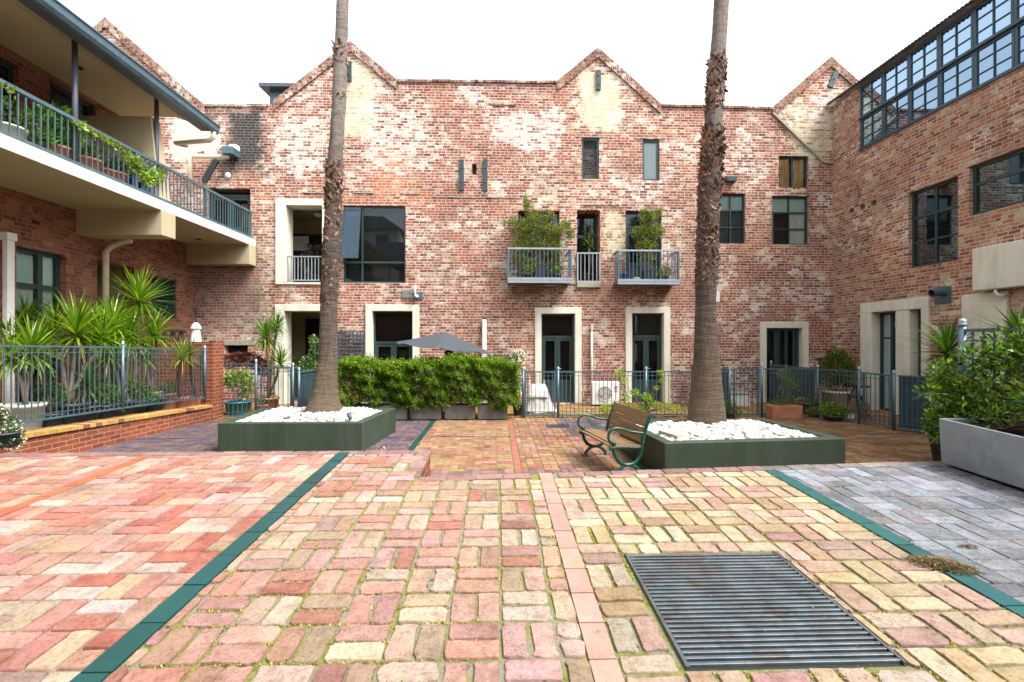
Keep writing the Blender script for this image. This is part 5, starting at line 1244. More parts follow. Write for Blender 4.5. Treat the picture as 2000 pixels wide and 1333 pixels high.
# ------------------------------------------------------------------ fences
def fence(label, nm, pts, posts=None, sp=.105, gate=False, solid=None, ph=.06, pr=.032, group='grey tubular fences round the patios', cap=True, endposts=True):
    """pts: two (x,y,zbottom,ztop); posts: fractions along the run"""
    a, b_ = pts; A0 = Vector((a[0],a[1],a[2])); B0 = Vector((b_[0],b_[1],b_[2])); A1 = Vector((a[0],a[1],a[3])); B1 = Vector((b_[0],b_[1],b_[3]))
    t = thing(nm, label, 'gate' if gate else 'fence', (a[0],a[1],0), group)
    L = (B0-A0).length; m_ = MB(); d = (B0-A0).normalized(); off = d*.02
    m_.bar(A1+off, B1-off, .032, .032); m_.bar(A0+off+Vector((0,0,.03)), B0-off+Vector((0,0,.03)), .032, .032)
    m_.bar(A1+off-Vector((0,0,.10)), B1-off-Vector((0,0,.10)), .012, .012); m_.bar(A0+off+Vector((0,0,.12)), B0-off+Vector((0,0,.12)), .012, .012)
    n = max(2, int(L/sp))
    for i in range(1, n):
        q = i/n; m_.bar(A0.lerp(B0,q)+Vector((0,0,.045)), A1.lerp(B1,q)-Vector((0,0,.016)), .014, .014)
    if gate:
        for q in (A0+d*.05, B0-d*.05): m_.bar(q, q+(A1-A0), .034, .034)
    m_.build('panel' if not gate else 'gate_leaf', M['galv'], t)
    if solid:
        s_ = MB(); o_ = d.cross(Vector((0,0,1)))*(-solid); q = [A0+off+o_+Vector((0,0,.02)), B0-off+o_+Vector((0,0,.02)), B1-off+o_-Vector((0,0,.02)), A1+off+o_-Vector((0,0,.02))]; o2 = d.cross(Vector((0,0,1)))*.004
        s_.hexa([q[0]-o2,q[1]-o2,q[1]+o2,q[0]+o2,q[3]-o2,q[2]-o2,q[2]+o2,q[3]+o2]); s_.build('privacy_sheet', M['privacy'], t)
    for f in (posts if posts is not None else (0,1)):
        lo = A0.lerp(B0,f); hi = A1.lerp(B1,f); p_ = MB(); p_.tube([(lo.x,lo.y,min(lo.z-.05,lo.z)),(hi.x,hi.y,hi.z+ph)], pr, 10); o = p_.build('post', M['galv'], t, smooth=True)
        if cap:
            c_ = MB(); c_.lathe([(pr*1.15,0),(pr*1.25,.012),(pr*.9,.02),(pr*1.1,.04),(pr*.8,.062),(.002,.072)], (hi.x,hi.y,hi.z+ph), 12); c_.build('cap', M['galv_lt'], o, smooth=True)
    return t
YF = 12.36
def fx(px, Y=YF): return onY(px, 700, Y).x
def fzt(py, Y=YF, px=1000): return onY(px, py, Y).z
zT, zB = fzt(727), .03
G1 = fx(1022)
fence('section of grey fence between the blue pot and the left gate', 'fence', ((fx(437),YF,.05,fzt(711)),(fx(500),YF,.05,fzt(711))), (1,))
fence('narrow grey gate left of the left palm', 'gate', ((fx(506),YF,.05,fzt(718)),(fx(572),YF,.05,fzt(718))), (1,), gate=True)
fence('blue sheeted patio divider just left of the left palm', 'patio_divider', ((fx(584),YF,.05,fzt(727)),(fx(584)+.05,14.9,.05,fzt(727))), (0,), solid=.03)
fence('narrow grey gate in front of the covered chair', 'gate', ((fx(1022),YF,.03,zT),(fx(1087),YF,.03,zT)), (0,), gate=True)
fence('long grey fence between the bench and the two french doors', 'fence', ((fx(1090),YF,.03,zT),(fx(1425),YF,.03,zT)), (0,.51,1))
fence('short grey gate right of the right palm', 'gate', ((fx(1430),YF,.03,fzt(722)),(fx(1485),YF,.03,fzt(722))), (), gate=True)
fence('grey fence behind the terracotta trough with the stakes', 'fence', ((fx(1488),YF,.03,fzt(722)),(fx(1597),YF,.03,fzt(723))), (0,1))
fence('blue sheeted patio divider behind the right palm', 'patio_divider', ((fx(1427),YF+.05,.03,fzt(724)),(fx(1427)+.02,14.9,.03,fzt(724))), (.97,), solid=.03)
fence('blue sheeted patio divider right of the door without a transom', 'patio_divider', ((fx(1597),YF+.05,.03,fzt(722)),(fx(1597)+.02,14.6,.03,fzt(722))), (.97,.1), solid=.03)
q1 = gpt(1678,828,0); q2 = gpt(1746,841,0); q3 = gpt(1826,852,0)
fence('grey fence in front of the round green bush', 'fence', ((fx(1598),YF,.03,fzt(723)),(q1[0],q1[1],.04,onY(1678,727,q1[1]).z)), (1,))
fence('grey gate in front of the cream framed double doorway', 'gate', ((q1[0]+.04,q1[1]-.04,.04,onY(1678,728,q1[1]).z),(q2[0],q2[1],.04,onY(1746,735,q2[1]).z)), (1,), gate=True)
fence('grey fence with a dark sheet behind it left of the big spiky plant', 'fence', ((q2[0]+.02,q2[1]-.05,.04,onY(1746,734,q2[1]).z),(q3[0]+.15,q3[1]-.1,.04,onY(1826,737,q3[1]).z)), (), solid=.06, sp=.085)
# left garden wall, its fence and the cross wall
ga, gb = onX(0, 850, -7.33), None
WA = Vector((-7.36, 3.2, 0)); WB = Vector((-7.02, 12.0, 0))
pa_ = onZ(436, 816, 0); WB = Vector((pa_.x, 12.05, 0)); pq = onZ(200, 873, 0); dirw = (Vector((pq.x,pq.y,0))-Vector((pa_.x,pa_.y,0))).normalized()
WA = Vector((pa_.x,pa_.y,0))+dirw*((pa_.y-3.0)/abs(dirw.y)); WB = Vector((pa_.x,pa_.y,0)); print('wall', WA, WB)
zc_a, zc_b = .62, .385
gw = thing('garden_wall', 'low red brick garden wall with a yellow brick coping on the left', 'wall', (WA.x,WA.y,0))
b = MB(); nn = Vector((-dirw.y, dirw.x, 0)); nn = nn if nn.x < 0 else -nn
def wq(p, o, z): q = p+nn*o; return (q.x,q.y,z)
WBs = WB+dirw*.25
b.hexa([wq(WA,0,-.05),wq(WBs,0,-.05),wq(WBs,.33,-.05),wq(WA,.33,-.05),wq(WA,0,zc_a-.07),wq(WBs,0,zc_b-.07),wq(WBs,.33,zc_b-.07),wq(WA,.33,zc_a-.07)])
b.build('wall', M['brick_new'], gw)
M['yellow_brick'] = plain('yellow_coping_brick', (.9,.9,.9), .8, .15, 8, .001, 50, attr=True)
b = MB(); Lw = (WBs-WA).length; n = int(Lw/.118)
for i in range(n):
    t0, t1 = i/n, (i+.94)/n; p, q = WA.lerp(WBs,t0), WA.lerp(WBs,t1); z0_, z1_ = zc_a+(zc_b-zc_a)*t0, zc_a+(zc_b-zc_a)*t1; j = R.uniform(-.003,.003)
    b.hexa([wq(p,-.035,z0_-.071),wq(q,-.035,z1_-.071),wq(q,.34,z1_-.071),wq(p,.34,z0_-.071),wq(p,-.035,z0_+j),wq(q,-.035,z1_+j),wq(q,.34,z1_+j),wq(p,.34,z0_+j)],
           jitcol((.46,.27,.075) if R.random() < .9 else (.22,.09,.06), .1, .04))
b.build('coping', M['yellow_brick'], gw, bevel=.004)
cw = thing('brick_pier_wall', 'head high red brick cross wall at the far end of the garden wall', 'wall', (WB.x,11.8,0))
b = MB(); b.box(XL,WB.x+.01,WB.y-.45,WB.y,-.05,fzt(668,WB.y-.45,410)); b.build('wall', M['brick_new'], cw)
sgd = MB(); sgd.add([(XL,-3,.47),(WA.x-.25,-3,.47),(WB.x-.3,WB.y-.45,.36),(XL,WB.y-.45,.36)], [(0,1,2,3)]); tag(sgd.build('garden_ground', M['asphaltish']), kind='structure')
FA = onX(0, 833, WA.x-.12+.0); 
def gf(px, pyb, pyt):   # a point of the left fence seen at px
    best = None
    o_ = WA+nn*.14; d_ = ray(px, 700); # intersect in plan
    den = d_.x*(-dirw.y)-d_.y*(-dirw.x); s_ = (o_.x*(-dirw.y)-o_.y*(-dirw.x))/den
    Y = d_.y*s_; return (d_.x*s_, Y, onY(px,pyb,Y).z, onY(px,pyt,Y).z)
f0, f1, f2 = gf(-330,885,672), gf(240,800,679), gf(400,779,685); print('gf', f0, f1, f2)
fence('grey fence along the garden wall in front of the big spiky plants', 'fence', (f0, f1), (1,), group='grey tubular fences round the patios', pr=.03, sp=.1)
fence('far section of the garden wall fence, ending at the brick pier', 'fence', (f1, f2), (1,), pr=.03, sp=.1)
# fence behind the concrete trough
p0 = onY(1880, 630, 4.72); fy = 4.72
fence('grey fence behind the concrete trough, half hidden by climbing leaves', 'fence', ((p0.x,fy,fgz(fy)+.1,onY(1880,646,fy).z),(p0.x-.02,2.2,fgz(2.2)+.1,onY(1880,646,fy).z)), (0,1), pr=.034, ph=.05)

# ------------------------------------------------------------------ hedge in troughs
M['fibre'] = plain('grey_fibre_cement', (.15,.155,.15), .8, .15, 4, .0015, 40, dirt=((.26,.25,.22),.4))
hn = ['hidden behind the left palm', 'below the french window', 'under the left tip of the umbrella', 'under the middle of the umbrella', 'at the right end of the hedge']
hyb = 12.02
HG = [(.13,.27,.018),(.20,.34,.025),(.07,.16,.012),(.30,.42,.04),(.03,.07,.008)]
for i, pc in enumerate((697, 765, 832, 898, 962)):
    cx_ = onY(pc, 800, hyb).x; t = thing('hedge_shrub', 'clipped bright green shrub in a grey trough, '+hn[i], 'hedge plant', (cx_,hyb+.2,0), 'hedge shrubs in grey troughs')
    b = MB(); x0,x1,y0_,y1_ = cx_-.375,cx_+.375,hyb,hyb+.40; h = .37
    vs_ = [(x0+.01,y0_+.01,.02),(x1-.01,y0_+.01,.02),(x1-.01,y1_-.01,.02),(x0+.01,y1_-.01,.02),(x0,y0_,h),(x1,y0_,h),(x1,y1_,h),(x0,y1_,h),(x0+.03,y0_+.03,h),(x1-.03,y0_+.03,h),(x1-.03,y1_-.03,h),(x0+.03,y1_-.03,h),(x0+.03,y0_+.03,h-.06),(x1-.03,y0_+.03,h-.06),(x1-.03,y1_-.03,h-.06),(x0+.03,y1_-.03,h-.06)]
    fs = [(3,2,1,0)]
    for q in range(4): r_ = (q+1)%4; fs += [(q,r_,4+r_,4+q),(4+q,4+r_,8+r_,8+q),(8+q,8+r_,12+r_,12+q)]
    fs.append((12,13,14,15)); b.add(vs_, fs); b.build('trough', M['fibre'], t, bevel=.006)
    tz = onY(pc, 704+(3,9,4,-3,4)[i], hyb).z; bl = []
    xa, xb = cx_-.44-(.5 if i == 0 else 0), cx_+.44+(.16 if i == 4 else 0); bl = [(cx_+R.uniform(-.3,.3), hyb+.2, R.uniform(.6,tz-.2), .1, .1, .1) for _ in range(12)]
    n = int(30000*(xb-xa)/.88); u = NR.random((n,3)); f_ = NR.random(n); X = xa+(xb-xa)*u[:,0]; Y = hyb-.10+.62*u[:,1]; lowz = .40+.06*np.sin(X*9+i)-.10*(np.sin(X*3.1+1)>.3); Z = lowz+(tz-lowz)*u[:,2]**.9
    nrm = np.zeros((n,3)); fr_ = f_ < .55; tp2 = (f_ >= .55)&(f_ < .80); bk_ = (f_ >= .80)&(f_ < .9); sd_ = f_ >= .9
    lump = .07*np.sin(X*7+Z*5+i)+.055*np.sin(X*13-Z*11)+.04*np.sin(Z*23+X*5)+.03*np.sin(X*31+Z*17)
    dep = NR.random(n)**2*.13
    Y[fr_] = (hyb-.12-lump+dep)[fr_]; nrm[fr_] = (0,-1,.3)
    rndz = (np.abs(X-cx_)/.5)**4*.13
    Z[tp2] = (tz+lump*.75-dep*.6-.02-rndz+.12*NR.random(n)**6)[tp2]; nrm[tp2] = (0,-.2,1)
    Y[bk_] = hyb+.52; nrm[bk_] = (0,1,.3); side_x = np.where(u[:,0] < .5, xa, xb); X[sd_] = (side_x+NR.normal(0,.03,n))[sd_]; nrm[sd_] = np.stack([np.sign(side_x-cx_),np.zeros(n)-.3,np.zeros(n)+.3],1)[sd_]
    Y = np.where(fr_&(Z > tz-.1), Y+(Z-tz+.1)*.6, Y)
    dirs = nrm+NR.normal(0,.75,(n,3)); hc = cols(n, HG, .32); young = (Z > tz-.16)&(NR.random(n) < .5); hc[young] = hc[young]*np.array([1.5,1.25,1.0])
    sb = MB(); stems(sb, (cx_,hyb+.2,.3), bl, 14); sb.build('stem', M['bark'], t)
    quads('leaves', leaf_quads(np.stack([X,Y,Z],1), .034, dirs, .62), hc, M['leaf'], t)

# ------------------------------------------------------------------ umbrellas
M['canvas'] = plain('grey_canvas', (.042,.052,.066), .85, .08, 3, .0008, 80)
UY = 13.2; ap = onY(872, 649, UY); ul = onY(773, 667, UY); ur = onY(962, 688, UY)
um_ = thing('patio_umbrella', 'open grey patio umbrella tilted over the hedge', 'umbrella', (ap.x,UY,0))
ce = (ul+ur)/2; rad_ = (ur-ul).length/2*1.0; tl = atan2(ur.z-ul.z, ur.x-ul.x); hgt_ = (ap-ce).length
b = MB(); K = 8; RG = 7; vs_ = []; N = 48
def upt(r, a):
    # rib shape: sagging cloth between ribs
    fr = abs(sin(a*K/2)); rr = r*(1-.075*fr*r); z = hgt_*(1-r)**1.12*(1)-.06*fr*r*r+.0
    x, y = rad_*rr*cos(a), rad_*rr*sin(a)
    return (ce.x+x*cos(tl)-z*sin(tl)*1, UY+y, ce.z+x*sin(tl)+z*cos(tl))
for i in range(RG+1):
    for j in range(N): vs_.append(upt(i/RG, 2*pi*j/N+.2))
b.add(vs_, [(i*N+j,(i+1)*N+j,(i+1)*N+(j+1)%N,i*N+(j+1)%N) for i in range(RG) for j in range(N)]); 
o = b.build('canopy', M['canvas'], um_, smooth=False); md = o.modifiers.new('thickness','SOLIDIFY'); md.thickness = .006
b = MB()
for q in range(K): a = 2*pi*q/K+.0; a0 = a; b.tube([Vector(upt(.1,a0))-Vector((0,0,.04)), Vector(upt(.55,a0))-Vector((0,0,.03)), Vector(upt(.97,a0))-Vector((0,0,.02))], .009, 5)
b.build('ribs', M['galv_dk'], um_)
b = MB(); b.tube([(ce.x+.15,UY,0),(ce.x+.15,UY,ce.z-.1),(ap.x,UY,ap.z-.02)], .022, 8); b.ball((ap.x,UY,ap.z+.0), .018, 8, 5); b.build('pole', M['galv_dk'], um_, smooth=True)
b = MB(); b.lathe([(.3,0),(.3,.05),(.05,.08),(.04,.3)], (ce.x+.15,UY,.02), 16); b.build('base', M['fibre'], um_)
b = MB(); p = onY(877,688,UY); b.lathe([(.08,-.09),(.12,-.04),(.10,.04),(.02,.06)], p, 12); b.build('crank', M['dark'], um_, smooth=True)
uw = onY(383, 665, 13.6); t = thing('closed_parasol', 'small furled white parasol standing behind the red brick cross wall', 'parasol', (uw.x,13.6,0))
b = MB(); b.tube([(uw.x,13.6,0),(uw.x,13.6,uw.z+.85)], .018, 8); b.build('pole', M['dark'], t)
b = MB(); n = 24; vs_ = []
zt_ = onY(383,632,13.6).z
for r_, z in ((.01,zt_+.03),(.06,zt_-.01),(.115,zt_-.14),(.075,zt_-.15),(.10,zt_-.4),(.13,zt_-.75)):
    for j in range(n): a = 2*pi*j/n; r2 = r_*(1+.22*(j%2)); vs_.append((uw.x+r2*cos(a),13.6+r2*sin(a),z))
b.add(vs_, [(i*n+j,(i+1)*n+j,(i+1)*n+(j+1)%n,i*n+(j+1)%n) for i in range(5) for j in range(n)]); b.build('cloth', M['white'], t)

# ------------------------------------------------------------------ air conditioner
q = BR(1157,747,1211,795,14.35); ac = thing('air_conditioner', 'white air conditioner unit with a round fan grille on the patio floor', 'air conditioner', (q[0],14.35,.012))
z0, z1 = .03, q[3]; x0, x1 = q[0], q[1]
b = MB(); b.box(x0,x1,14.35,14.67,z0+.03,z1); b.build('casing', M['white'], ac, bevel=.012)
b = MB(); b.box(x0+.08,x0+.16,14.38,14.64,.012,z0+.031); b.box(x1-.16,x1-.08,14.38,14.64,.012,z0+.031); b.build('feet', M['dark'], ac)
fc = (x0+(x1-x0)*.44, 14.35, (z0+z1)/2+.02); fr_ = .215
b = MB(); b.prism([(fc[0]+fr_*cos(2*pi*i/32), fc[2]+fr_*sin(2*pi*i/32)) for i in range(32)], 14.342, 14.349, 'y'); fo = b.build('fan_opening', M['dark'], ac)
b = MB()
for i in range(3):
    a0 = 2*pi*i/3; pts = []
    for j in range(7): a = a0+j*.22; pts.append((fc[0]+.19*cos(a), 14.333, fc[2]+.19*sin(a)))
    inn_ = [(fc[0]+.05*cos(a0+j*.35+.3), 14.338, fc[2]+.05*sin(a0+j*.35+.3)) for j in range(6,-1,-1)]
    b.add(pts+inn_, [tuple(range(14))])
b.lathe([(.05,0),(.05,.012),(.001,.014)], (0,0,0), 14); 
hub = b.v[-42:]; b.v = b.v[:-42]+[(fc[0]+v[0], 14.334-v[2], fc[2]+v[1]) for v in hub]
b.build('fan_blades', M['stone'], fo)
b = MB()
for rr_ in (.215,.18,.145,.11,.075):
    b.tube([(fc[0]+rr_*cos(2*pi*i/28), 14.322, fc[2]+rr_*sin(2*pi*i/28)) for i in range(29)], .004 if rr_ < .21 else .009, 5)
for i in range(12): a = 2*pi*i/12; b.tube([(fc[0]+.05*cos(a),14.32,fc[2]+.05*sin(a)),(fc[0]+.215*cos(a),14.32,fc[2]+.215*sin(a))], .004, 4)
b.build('fan_grille', M['white'], ac)
M['logo'] = plain('logo_red', (.45,.01,.08), .5, .02, 3, 0); M['ink'] = plain('grey_ink', (.08,.07,.07), .5, .02, 3, 0)
lx, lzz = x0+(x1-x0)*.85, z1-.16
b = MB(); b.prism([(lx+.05*cos(2*pi*i/24), lzz+.05*sin(2*pi*i/24)) for i in range(24)], 14.344, 14.3495, 'y'); lo_ = b.build('logo_disc', M['logo'], ac)
b = MB(); b.bar((lx,14.342,lzz+.028),(lx,14.342,lzz-.018),.008,.003,(0,1,0)); b.bar((lx,14.342,lzz-.018),(lx+.014,14.342,lzz-.018),.003,.008,(0,1,0))
pts = [(lx+.036*cos(a), 14.341, lzz+.036*sin(a)) for a in [radians(90+i*15) for i in range(19)]]; b.tube(pts, .0035, 4); b.bar((lx+.012,14.341,lzz),(lx+.036,14.341,lzz),.003,.007,(0,1,0)); b.ball((lx-.016,14.342,lzz+.014), .006, 6, 4)
b.build('logo_mark', M['white'], lo_)
def text(s_, loc, size, mat, parent, rot=(pi/2,0,0), name='lettering', bold=.0):
    cu = bpy.data.curves.new(name, 'FONT'); cu.body = s_; cu.size = size; cu.extrude = .001; cu.offset = bold; cu.align_x = 'CENTER'
    ob = bpy.data.objects.new(name, cu); COL.objects.link(ob); bpy.context.view_layer.update()
    me = bpy.data.meshes.new_from_object(ob.evaluated_get(bpy.context.evaluated_depsgraph_get())); bpy.data.objects.remove(ob); bpy.data.curves.remove(cu)
    me.transform(Matrix.Translation(Vector(loc))@Matrix.Rotation(rot[0],4,'X')); me.transform(Matrix.Translation(-Vector(ORG[parent.name])))
    return link(name, me, mat, parent, Vector(ORG[parent.name]))
text('LG', (lx, 14.346, lzz-.13), .075, M['ink'], ac, bold=.0025)
b = MB(); 
for i in range(11): z = z0+.06+i*.045; b.box(x0-.004,x0-.001,14.38,14.64,z,z+.02)
b.build('side_louvres', M['stone'], ac)

# ------------------------------------------------------------------ covered chair
m, t_, p_, o_ = newmat('clear_plastic_cover'); k = NT(t_); p_.inputs['Base Color'].default_value = (.75,.78,.8,1); p_.inputs['Roughness'].default_value = .25
tr = k.n('ShaderNodeBsdfTransparent'); mx = k.n('ShaderNodeMixShader'); mx.inputs[0].default_value = .55; k.l(tr.outputs[0], mx.inputs[1]); k.l(p_.outputs[0], mx.inputs[2]); k.l(mx.outputs[0], o_.inputs[0])
tcn = k.n('ShaderNodeTexCoord').outputs['Object']; k.l(k.bump(k.noise(tcn, 9, 5, .7), .03), p_.inputs['Normal']); M['plastic'] = m
q = BR(1024,748,1078,808,12.9); cxx = (q[0]+q[1])/2; ch = thing('covered_chair', 'small chair under a clear plastic sheet behind the narrow gate', 'chair', (cxx,12.9,.012))
for dx in (-.2,.2):
    for dy in (-.2,.2): b = MB(); b.bar((cxx+dx,13.1+dy,.012),(cxx+dx,13.1+dy,.42 if dy < 0 else .88),.035); b.build('leg', M['pvc'], ch)
b = MB(); b.box(cxx-.24,cxx+.24,12.87,13.33,.42,.46); b.build('seat', M['timber'], ch, bevel=.008)
b = MB(); b.box(cxx-.22,cxx+.2,12.95,13.28,.46,.53); b.build('cushion', M['pvc'], ch, bevel=.025)
b = MB(); N = 40; vs_ = []; rows_ = [(.001,.86,.18),(.22,.84,.15),(.27,.62,.08),(.30,.35,.04),(.36,.12,0),(.40,.07,0)]
for i, (r_, z, sh) in enumerate(rows_):
    for j in range(N):
        a = 2*pi*j/N; q_ = 1/max(abs(cos(a)),abs(sin(a)))**.7; w_ = 1+(.09*sin(a*7+i*.3)+.05*sin(a*13))*(i/5); ex = .14*max(0,cos(a))*(i/5)**1.3
        vs_.append((cxx+(r_*q_*w_+ex*1.0)*cos(a)*.95, 13.1+r_*q_*w_*sin(a)*.8+sh*.4, z*.92+(.02*sin(a*5) if i > 3 else 0)))
b.add(vs_, [(i*N+j,(i+1)*N+j,(i+1)*N+(j+1)%N,i*N+(j+1)%N) for i in range(5) for j in range(N)]); b.build('plastic_sheet', M['plastic'], ch, smooth=True)

# ------------------------------------------------------------------ concrete trough with climbing leaves
M['concrete'] = plain('pale_grey_concrete', (.30,.345,.375), .7, .16, 2.5, .0012, 60, dirt=((.15,.185,.22),.8), streak=((.22,.24,.25),.6))
ta = onF(1833,909); X0 = ta.x; Y1_ = ta.y; zb0 = fgz(Y1_)+.025; zt0 = onY(1827,817,Y1_).z; print('trough', ta, zt0)
tg = thing('concrete_trough', 'long pale concrete trough of climbing leaves at the right edge of the terrace', 'planter', (X0,Y1_,zb0))
b = MB(); W_ = .50; Yn = 2.35; e = .03; dz_ = fgz(Yn)-fgz(Y1_)
def tp(x,y,z): return (x,y,z+dz_*(Y1_-y)/(Y1_-Yn))
o1 = [(X0,Yn),(X0+W_,Yn),(X0+W_,Y1_),(X0,Y1_)]; o2 = [(X0+e,Yn+e),(X0+W_-e,Yn+e),(X0+W_-e,Y1_-e),(X0+e,Y1_-e)]
o3 = [(x+(.025 if x < X0+.1 else -.025), y) for x, y in o1]
vs_ = [tp(x,y,zb0) for x,y in o3]+[tp(x,y,zt0) for x,y in o1]+[tp(x,y,zt0) for x,y in o2]+[tp(x,y,zt0-.07) for x,y in o2]
fs = [(3,2,1,0)]
for q in range(4): r_ = (q+1)%4; fs += [(q,r_,4+r_,4+q),(4+q,4+r_,8+r_,8+q),(8+q,8+r_,12+r_,12+q)]
b.add(vs_, fs); b.build('trough', M['concrete'], tg, bevel=.008)
b = MB(); b.add([tp(x,y,zt0-.06) for x,y in o2], [(0,1,2,3)]); b.build('soil', M['soil'], tg)
b = MB(); b.box(X0+.06,X0+W_-.06,3.0,3.3,fgz(3.0)-.01,zb0-.03+dz_*.6); b.box(X0+.06,X0+W_-.06,4.0,4.2,fgz(4.0),zb0+.01); b.build('feet', M['dark'], tg)
JB = []
for _ in range(95):
    y = R.uniform(2.7,4.78); z = R.uniform(1.28,2.0)-(max(0,y-4.3)*.75); JB.append((p0.x+R.uniform(-.08,.12)-(.18 if z < 1.5 else 0), y, z, R.uniform(.08,.16), R.uniform(.12,.22), R.uniform(.10,.18)))
for (px, py, Y) in ((1832,742,4.75),(1815,765,4.7),(1850,775,4.65),(1840,720,4.7),(1862,745,4.7),(1870,810,4.5),(1900,800,4.4),(1930,820,4.2),(1960,812,4.0),(1850,790,4.6)):
    q = onY(px,py,Y); JB.append((q.x,q.y,q.z,.09,.12,.08))
JG = [(.09,.20,.03),(.13,.26,.03),(.20,.34,.04),(.05,.12,.03),(.28,.40,.05),(.04,.10,.025)]
sb = MB(); stems(sb, (X0+.3,4.1,zt0-.05), JB, 40, .005); stems(sb, (X0+.3,3.3,zt0-.05), JB, 30, .005); sb.build('stem', M['bark'], tg)
foliage('leaves', tg, 12500, JB, .058, JG, .42, shell=.35, up=.3, mat='leaf_gloss', var=.3)

# ------------------------------------------------------------------ spiky plants
YUC = [(.14,.26,.03),(.20,.34,.035),(.09,.18,.02),(.28,.40,.05)]
YUCD = [(.05,.13,.03),(.08,.18,.03),(.12,.22,.03),(.03,.08,.02)]
def H(px, py, Y, n, L, l=.5):
    if px < 340: Y = GY(px, Y)+R.uniform(0,.2); L *= 1.05; n = int(n*1.2)
    q = onY(px,py,Y); return ((q.x,q.y,q.z), n, L, l)
gz_ = lambda Y: .47+(.36-.47)*(Y+3)/15
def GY(px, Y):   # keep a plant behind the garden fence
    return max(Y, gf(px, 800, 680)[1]+(.55 if px < 330 else .35))
def base(px, Y): Y = GY(px, Y); q = onY(px,700,Y); return (q.x, Y, gz_(Y))
grp = 'large spiky plants behind the left fence'
potted_yucca('yellow green spiky plant in an off white pot at the left edge', base(48,8.0), .27, .50, 'whitepot', 1, [H(62,690,8.0,85,.78),H(20,700,8.3,50,.6)], YUC, grp, w0=.05)
potted_yucca('spiky plant with two crowns in a dark pot before the glazed door', base(135,9.2), .30, .42, 'blackpot', 1, [H(150,655,9.2,100,.92),H(105,650,9.6,60,.75),H(200,665,9.3,60,.75)], YUC, grp, w0=.05)
potted_yucca('tallest spiky plant, its crown before the dark passage', base(262,10.2), .24, .36, 'blackpot', 1, [H(272,590,10.2,105,.92)], YUC, grp, w0=.048)
potted_yucca('spiky plant leaning over the fence post of the garden wall', base(240,9.5), .24, .36, 'blackpot', 1, [H(255,665,9.4,90,.8),H(215,695,9.6,60,.72)], YUC, grp, w0=.048)
potted_yucca('low yellowing spiky plant right of the fence post', base(262,9.3), .16, .22, 'terracotta', 1, [H(250,765,9.3,55,.62)], [(.30,.34,.04),(.20,.28,.04)], grp, w0=.04)
potted_yucca('dark low spiky plant behind the fence bars', base(165,8.8), .26, .34, 'blackpot', 1, [H(170,755,8.8,60,.6)], YUCD, grp, w0=.04)
potted_yucca('slender spiky plant in a terracotta pot near the brick pier', base(352,11.1), .17, .26, 'terracotta', 1, [H(356,700,11.1,55,.66)], YUC, grp, w0=.028)
potted_yucca('thin stemmed spiky plant in a square terracotta pot by the pier', base(382,11.3), .18, .24, 'terracotta', 1, [H(372,690,11.3,40,.5)], YUCD, grp, w0=.025, sq=1, pt=.85)
potted_yucca('tall green spiky plant in front of the left porch', (fx(525,13.5),13.5,.012), .26, .4, 'terracotta', 1, [H(519,662,13.4,110,.80),H(542,640,13.6,60,.6),H(548,712,13.2,60,.65)], YUCD+YUC[:2], None, w0=.045)
potted_yucca('small spiky plant behind the juliet rail of the narrow window', (onY(1150,600,15.3).x,15.35,O['bB'][2]+.01), .19, .30, 'blackpot', 1, [H(1152,480,15.3,50,.52),H(1150,455,15.45,40,.5)], YUCD+[(.2,.28,.04)], None, w0=.035)
q = onY(1848,700,7.6); potted_yucca('dark green spiky plant standing between the fence and the concrete trough', (q.x,7.6,0), .22, .4, 'blackpot', 1, [H(1850,692,7.6,100,.72),H(1838,770,7.5,60,.62)], YUCD, None, w0=.05)
q = onY(1990,700,6.2); potted_yucca('dark spiky plant at the right edge behind the climbing leaves', (q.x,6.2,0), .22, .4, 'blackpot', 1, [H(1992,665,6.2,70,.55)], YUCD, None, w0=.06)

# ------------------------------------------------------------------ shrubs and pots
potted_shrub('bushy plant with small leaves between the dark pots behind the fence', base(205,9.0), .22, .30, 'blackpot', [(0,0,.5,.26,.2,.2),(.15,0,.42,.16,.15,.16)], 1300, .05, GREEN)
potted_shrub('feathery dark green bush beside the off white pot', base(98,8.5), .22, .28, 'blackpot', [(0,0,.55,.28,.2,.28),(-.1,0,.8,.2,.15,.2)], 2200, .035, DKGREEN+GREEN[:1])
potted_yucca('spiky plant filling the gap left of the tallest one', base(215,10.0), .24, .36, 'blackpot', 1, [H(222,640,10.3,90,.8),H(190,640,10.6,70,.75)], YUC, grp, w0=.05)
potted_yucca('spiky plant at the far left behind the off white pot', base(12,9.4), .26, .36, 'blackpot', 1, [H(18,665,9.4,80,.8),H(50,640,9.8,70,.75)], YUC+YUCD[:1], grp, w0=.05)
potted_yucca('spiky plant right of the tallest one, low crown', base(298,10.4), .22, .32, 'blackpot', 1, [H(300,655,10.4,85,.75),H(285,700,10.2,60,.65)], YUC, grp, w0=.045)
potted_shrub('dense green bush between the spiky plant stems', base(258,10.3), .22, .30, 'blackpot', [(0,0,.5,.35,.2,.25),(.3,0,.4,.25,.2,.2),(-.4,0,.6,.3,.2,.3)], 2200, .05, DKGREEN+GREEN)
q = onY(8,800,6.9); potted_shrub('mass of small white daisies at the left edge', (q.x,6.9,.5), .2, .2, 'blackpot', [(-.05,0,.25,.22,.2,.2),(.08,0,.1,.14,.15,.14),(-.2,0,.4,.2,.2,.18)], 1500, .035, DKGREEN, flowers=(320,.035,[(.85,.86,.82)]), cat='flowers', name='daisy_bush')
potted_shrub('large turquoise pot of lime leaved climber by the left gate', (fx(464,13.0),13.0,.012), .30, .36, 'bluepot', [(0,0,1.0,.35,.15,.16),(-.2,0,.85,.2,.15,.2),(.25,0,.75,.18,.12,.3)], 420, .10, [(.30,.40,.04),(.22,.32,.04)], asp=.75, pt=.8, shell=.1)
